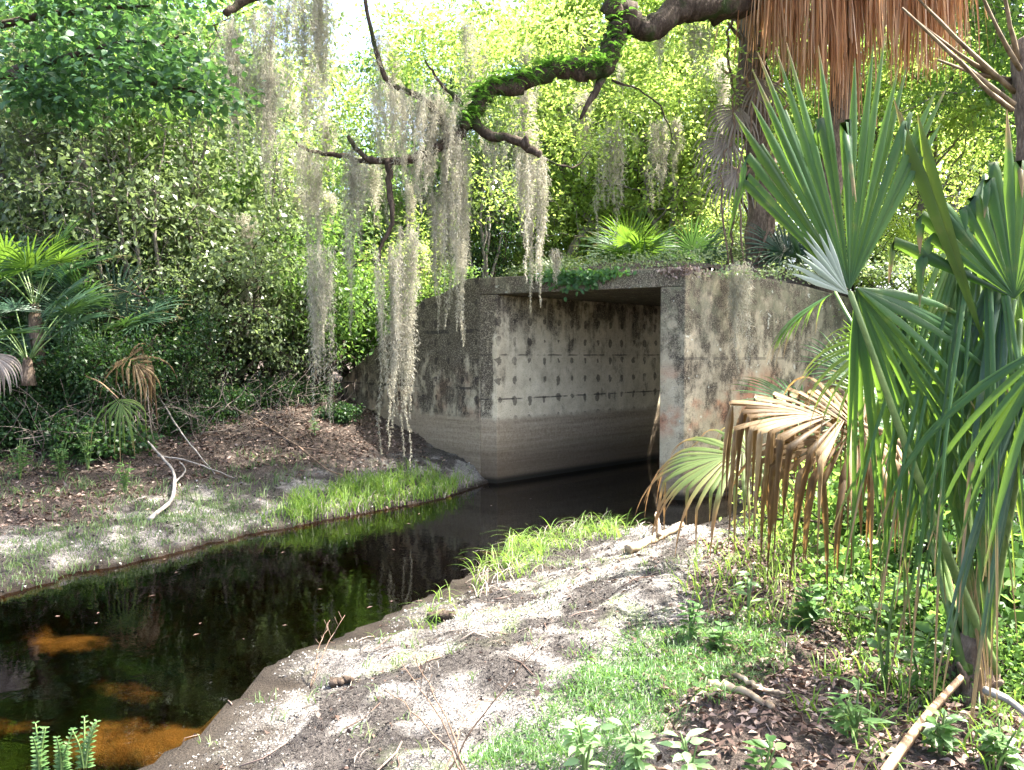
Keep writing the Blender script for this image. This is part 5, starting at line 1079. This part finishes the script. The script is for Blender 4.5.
for pa, pb2, lab in (((985, 690, 3.2), (1035, 722, 3.0), 'dry grey palm stalk pointing right from the big palm base'), ((985, 745, 2.9), (1040, 775, 2.7), 'dry palm stalk on the ground in the lower right corner')):
    mb = MB(); tube(mb, smooth_path([P(*pa), (P(*pa) + P(*pb2)) / 2 + [0, 0, .02], P(*pb2)], 8), np.linspace(.018, .011, 8), 6, rough=.08); tag(mb.build('dry_leaf_stalk', M_DRIFT, None, True, origin=tuple(P(*pa))), lab, 'leaf stalk')
# dead weed stems in the foreground
for base, tips, lab in (((472, 790), [((400, 660), .55), ((385, 690), .4), ((412, 655), .6)], 'dead reddish weed stems rising at the bottom left of centre'), ((440, 790), [((545, 640), .6), ((480, 700), .3)], 'thin brown dead stalk leaning right at the bottom of the frame'), ((310, 690), [((330, 620), .3), ((345, 615), .3)], 'thin reddish dead weed at the near water edge')):
    g0 = G(*base); mb = MB()
    for (tx, ty), lf_ in tips:
        dv = g0[1] + rng.uniform(.1, .5); tp = P(tx, ty, dv); pts = smooth_path([g0, g0 * .55 + tp * .45 + [0, 0, .05], tp], 12, .004); tube(mb, pts, np.linspace(.0042, .0018, 12), 5)
        for q in range(5): tube(mb, [pts[6 + q], pts[6 + q] + rng.normal(size=3) * .03 + [0, 0, .03]], [.0018, .001], 4)
    tag(mb.build('dead_weed', M_TWIG, None, True, origin=tuple(g0)), lab, 'weed')
# vines hanging in the right thicket
for px0, D, lab in ((752, 12.6, 'thin bare vine hanging beside the vine wrapped palm'), (735, 12.9, 'crooked bare vine dangling left of the vine wrapped palm')):
    mb = MB(); pts = smooth_path([P(px0, -20, D), P(px0 + 6, 60, D - .1), P(px0 - 4, 130, D), P(px0 - 14, 180, D), P(px0 - 6, 270, D)], 22, .03); tube(mb, pts, .018, 5); tag(mb.build('hanging_vine', M_TWIG, None, True, origin=tuple(pts[0])), lab, 'vine')

M_DEADTWIG = plain('dead_twig_grey', (0.08, 0.065, 0.055), (0.24, 0.2, 0.17), 16)
mb = MB()
for q in range(520):
    px = rng.uniform(-20, 345); py = rng.uniform(380, 470) - px * .10; g0 = G(px, py)
    if g0[1] < 7: continue
    L = rng.uniform(.4, 1.3); az = rng.uniform(0, 2 * pi); el = rng.uniform(-.1, 1.3)
    d = np.array([cos(az) * cos(el), sin(az) * cos(el), sin(el)]); n = 7; pts = [g0 + [0, 0, rng.uniform(0, .35)]]
    for j in range(n - 1): d = nrm(d + rng.normal(size=3) * .22 + [0, 0, -.03]); pts.append(pts[-1] + d * L / n)
    pts = np.array(pts); pts[:, 2] = np.maximum(pts[:, 2], g0[2] - .05); r0 = rng.uniform(.003, .009); tube(mb, pts, np.linspace(r0, r0 * .3, n), 4, tone=.5)
    for j in (2, 4): tube(mb, [pts[j], pts[j] + nrm(d + rng.normal(size=3) * .8) * L * .2], [r0 * .6, r0 * .2], 4)
stuff(mb, 'twig_tangle', M_DEADTWIG, 'tangle of dead grey twigs in the shaded thicket of the left bank', 'twigs')

# moss beards deep in the forest
FM = [o_ for o_ in bpy.data.objects if o_.name.startswith('spanish_moss')][::5][:5]
for q in range(46):
    px = rng.uniform(-10, 470) if q < 34 else rng.uniform(470, 760); D = rng.uniform(12.2, 17.5); c = FM[q % 5].copy(); COL.objects.link(c); c.location = P(px, rng.uniform(10, 250 if q < 34 else 120), D); c.scale = (rng.uniform(.8, 1.8),) * 2 + (rng.uniform(.6, 1.1),); c.rotation_euler = (0, 0, rng.uniform(0, 6.28))
    c['label'] = 'faint grey moss beard hanging far back among the trees of the left forest' if q < 34 else 'faint grey moss beard hanging far back in the sunlit trees beyond the culvert'; c['group'] = 'moss beards deep in the left forest' if q < 34 else 'moss beards in the sunlit trees'
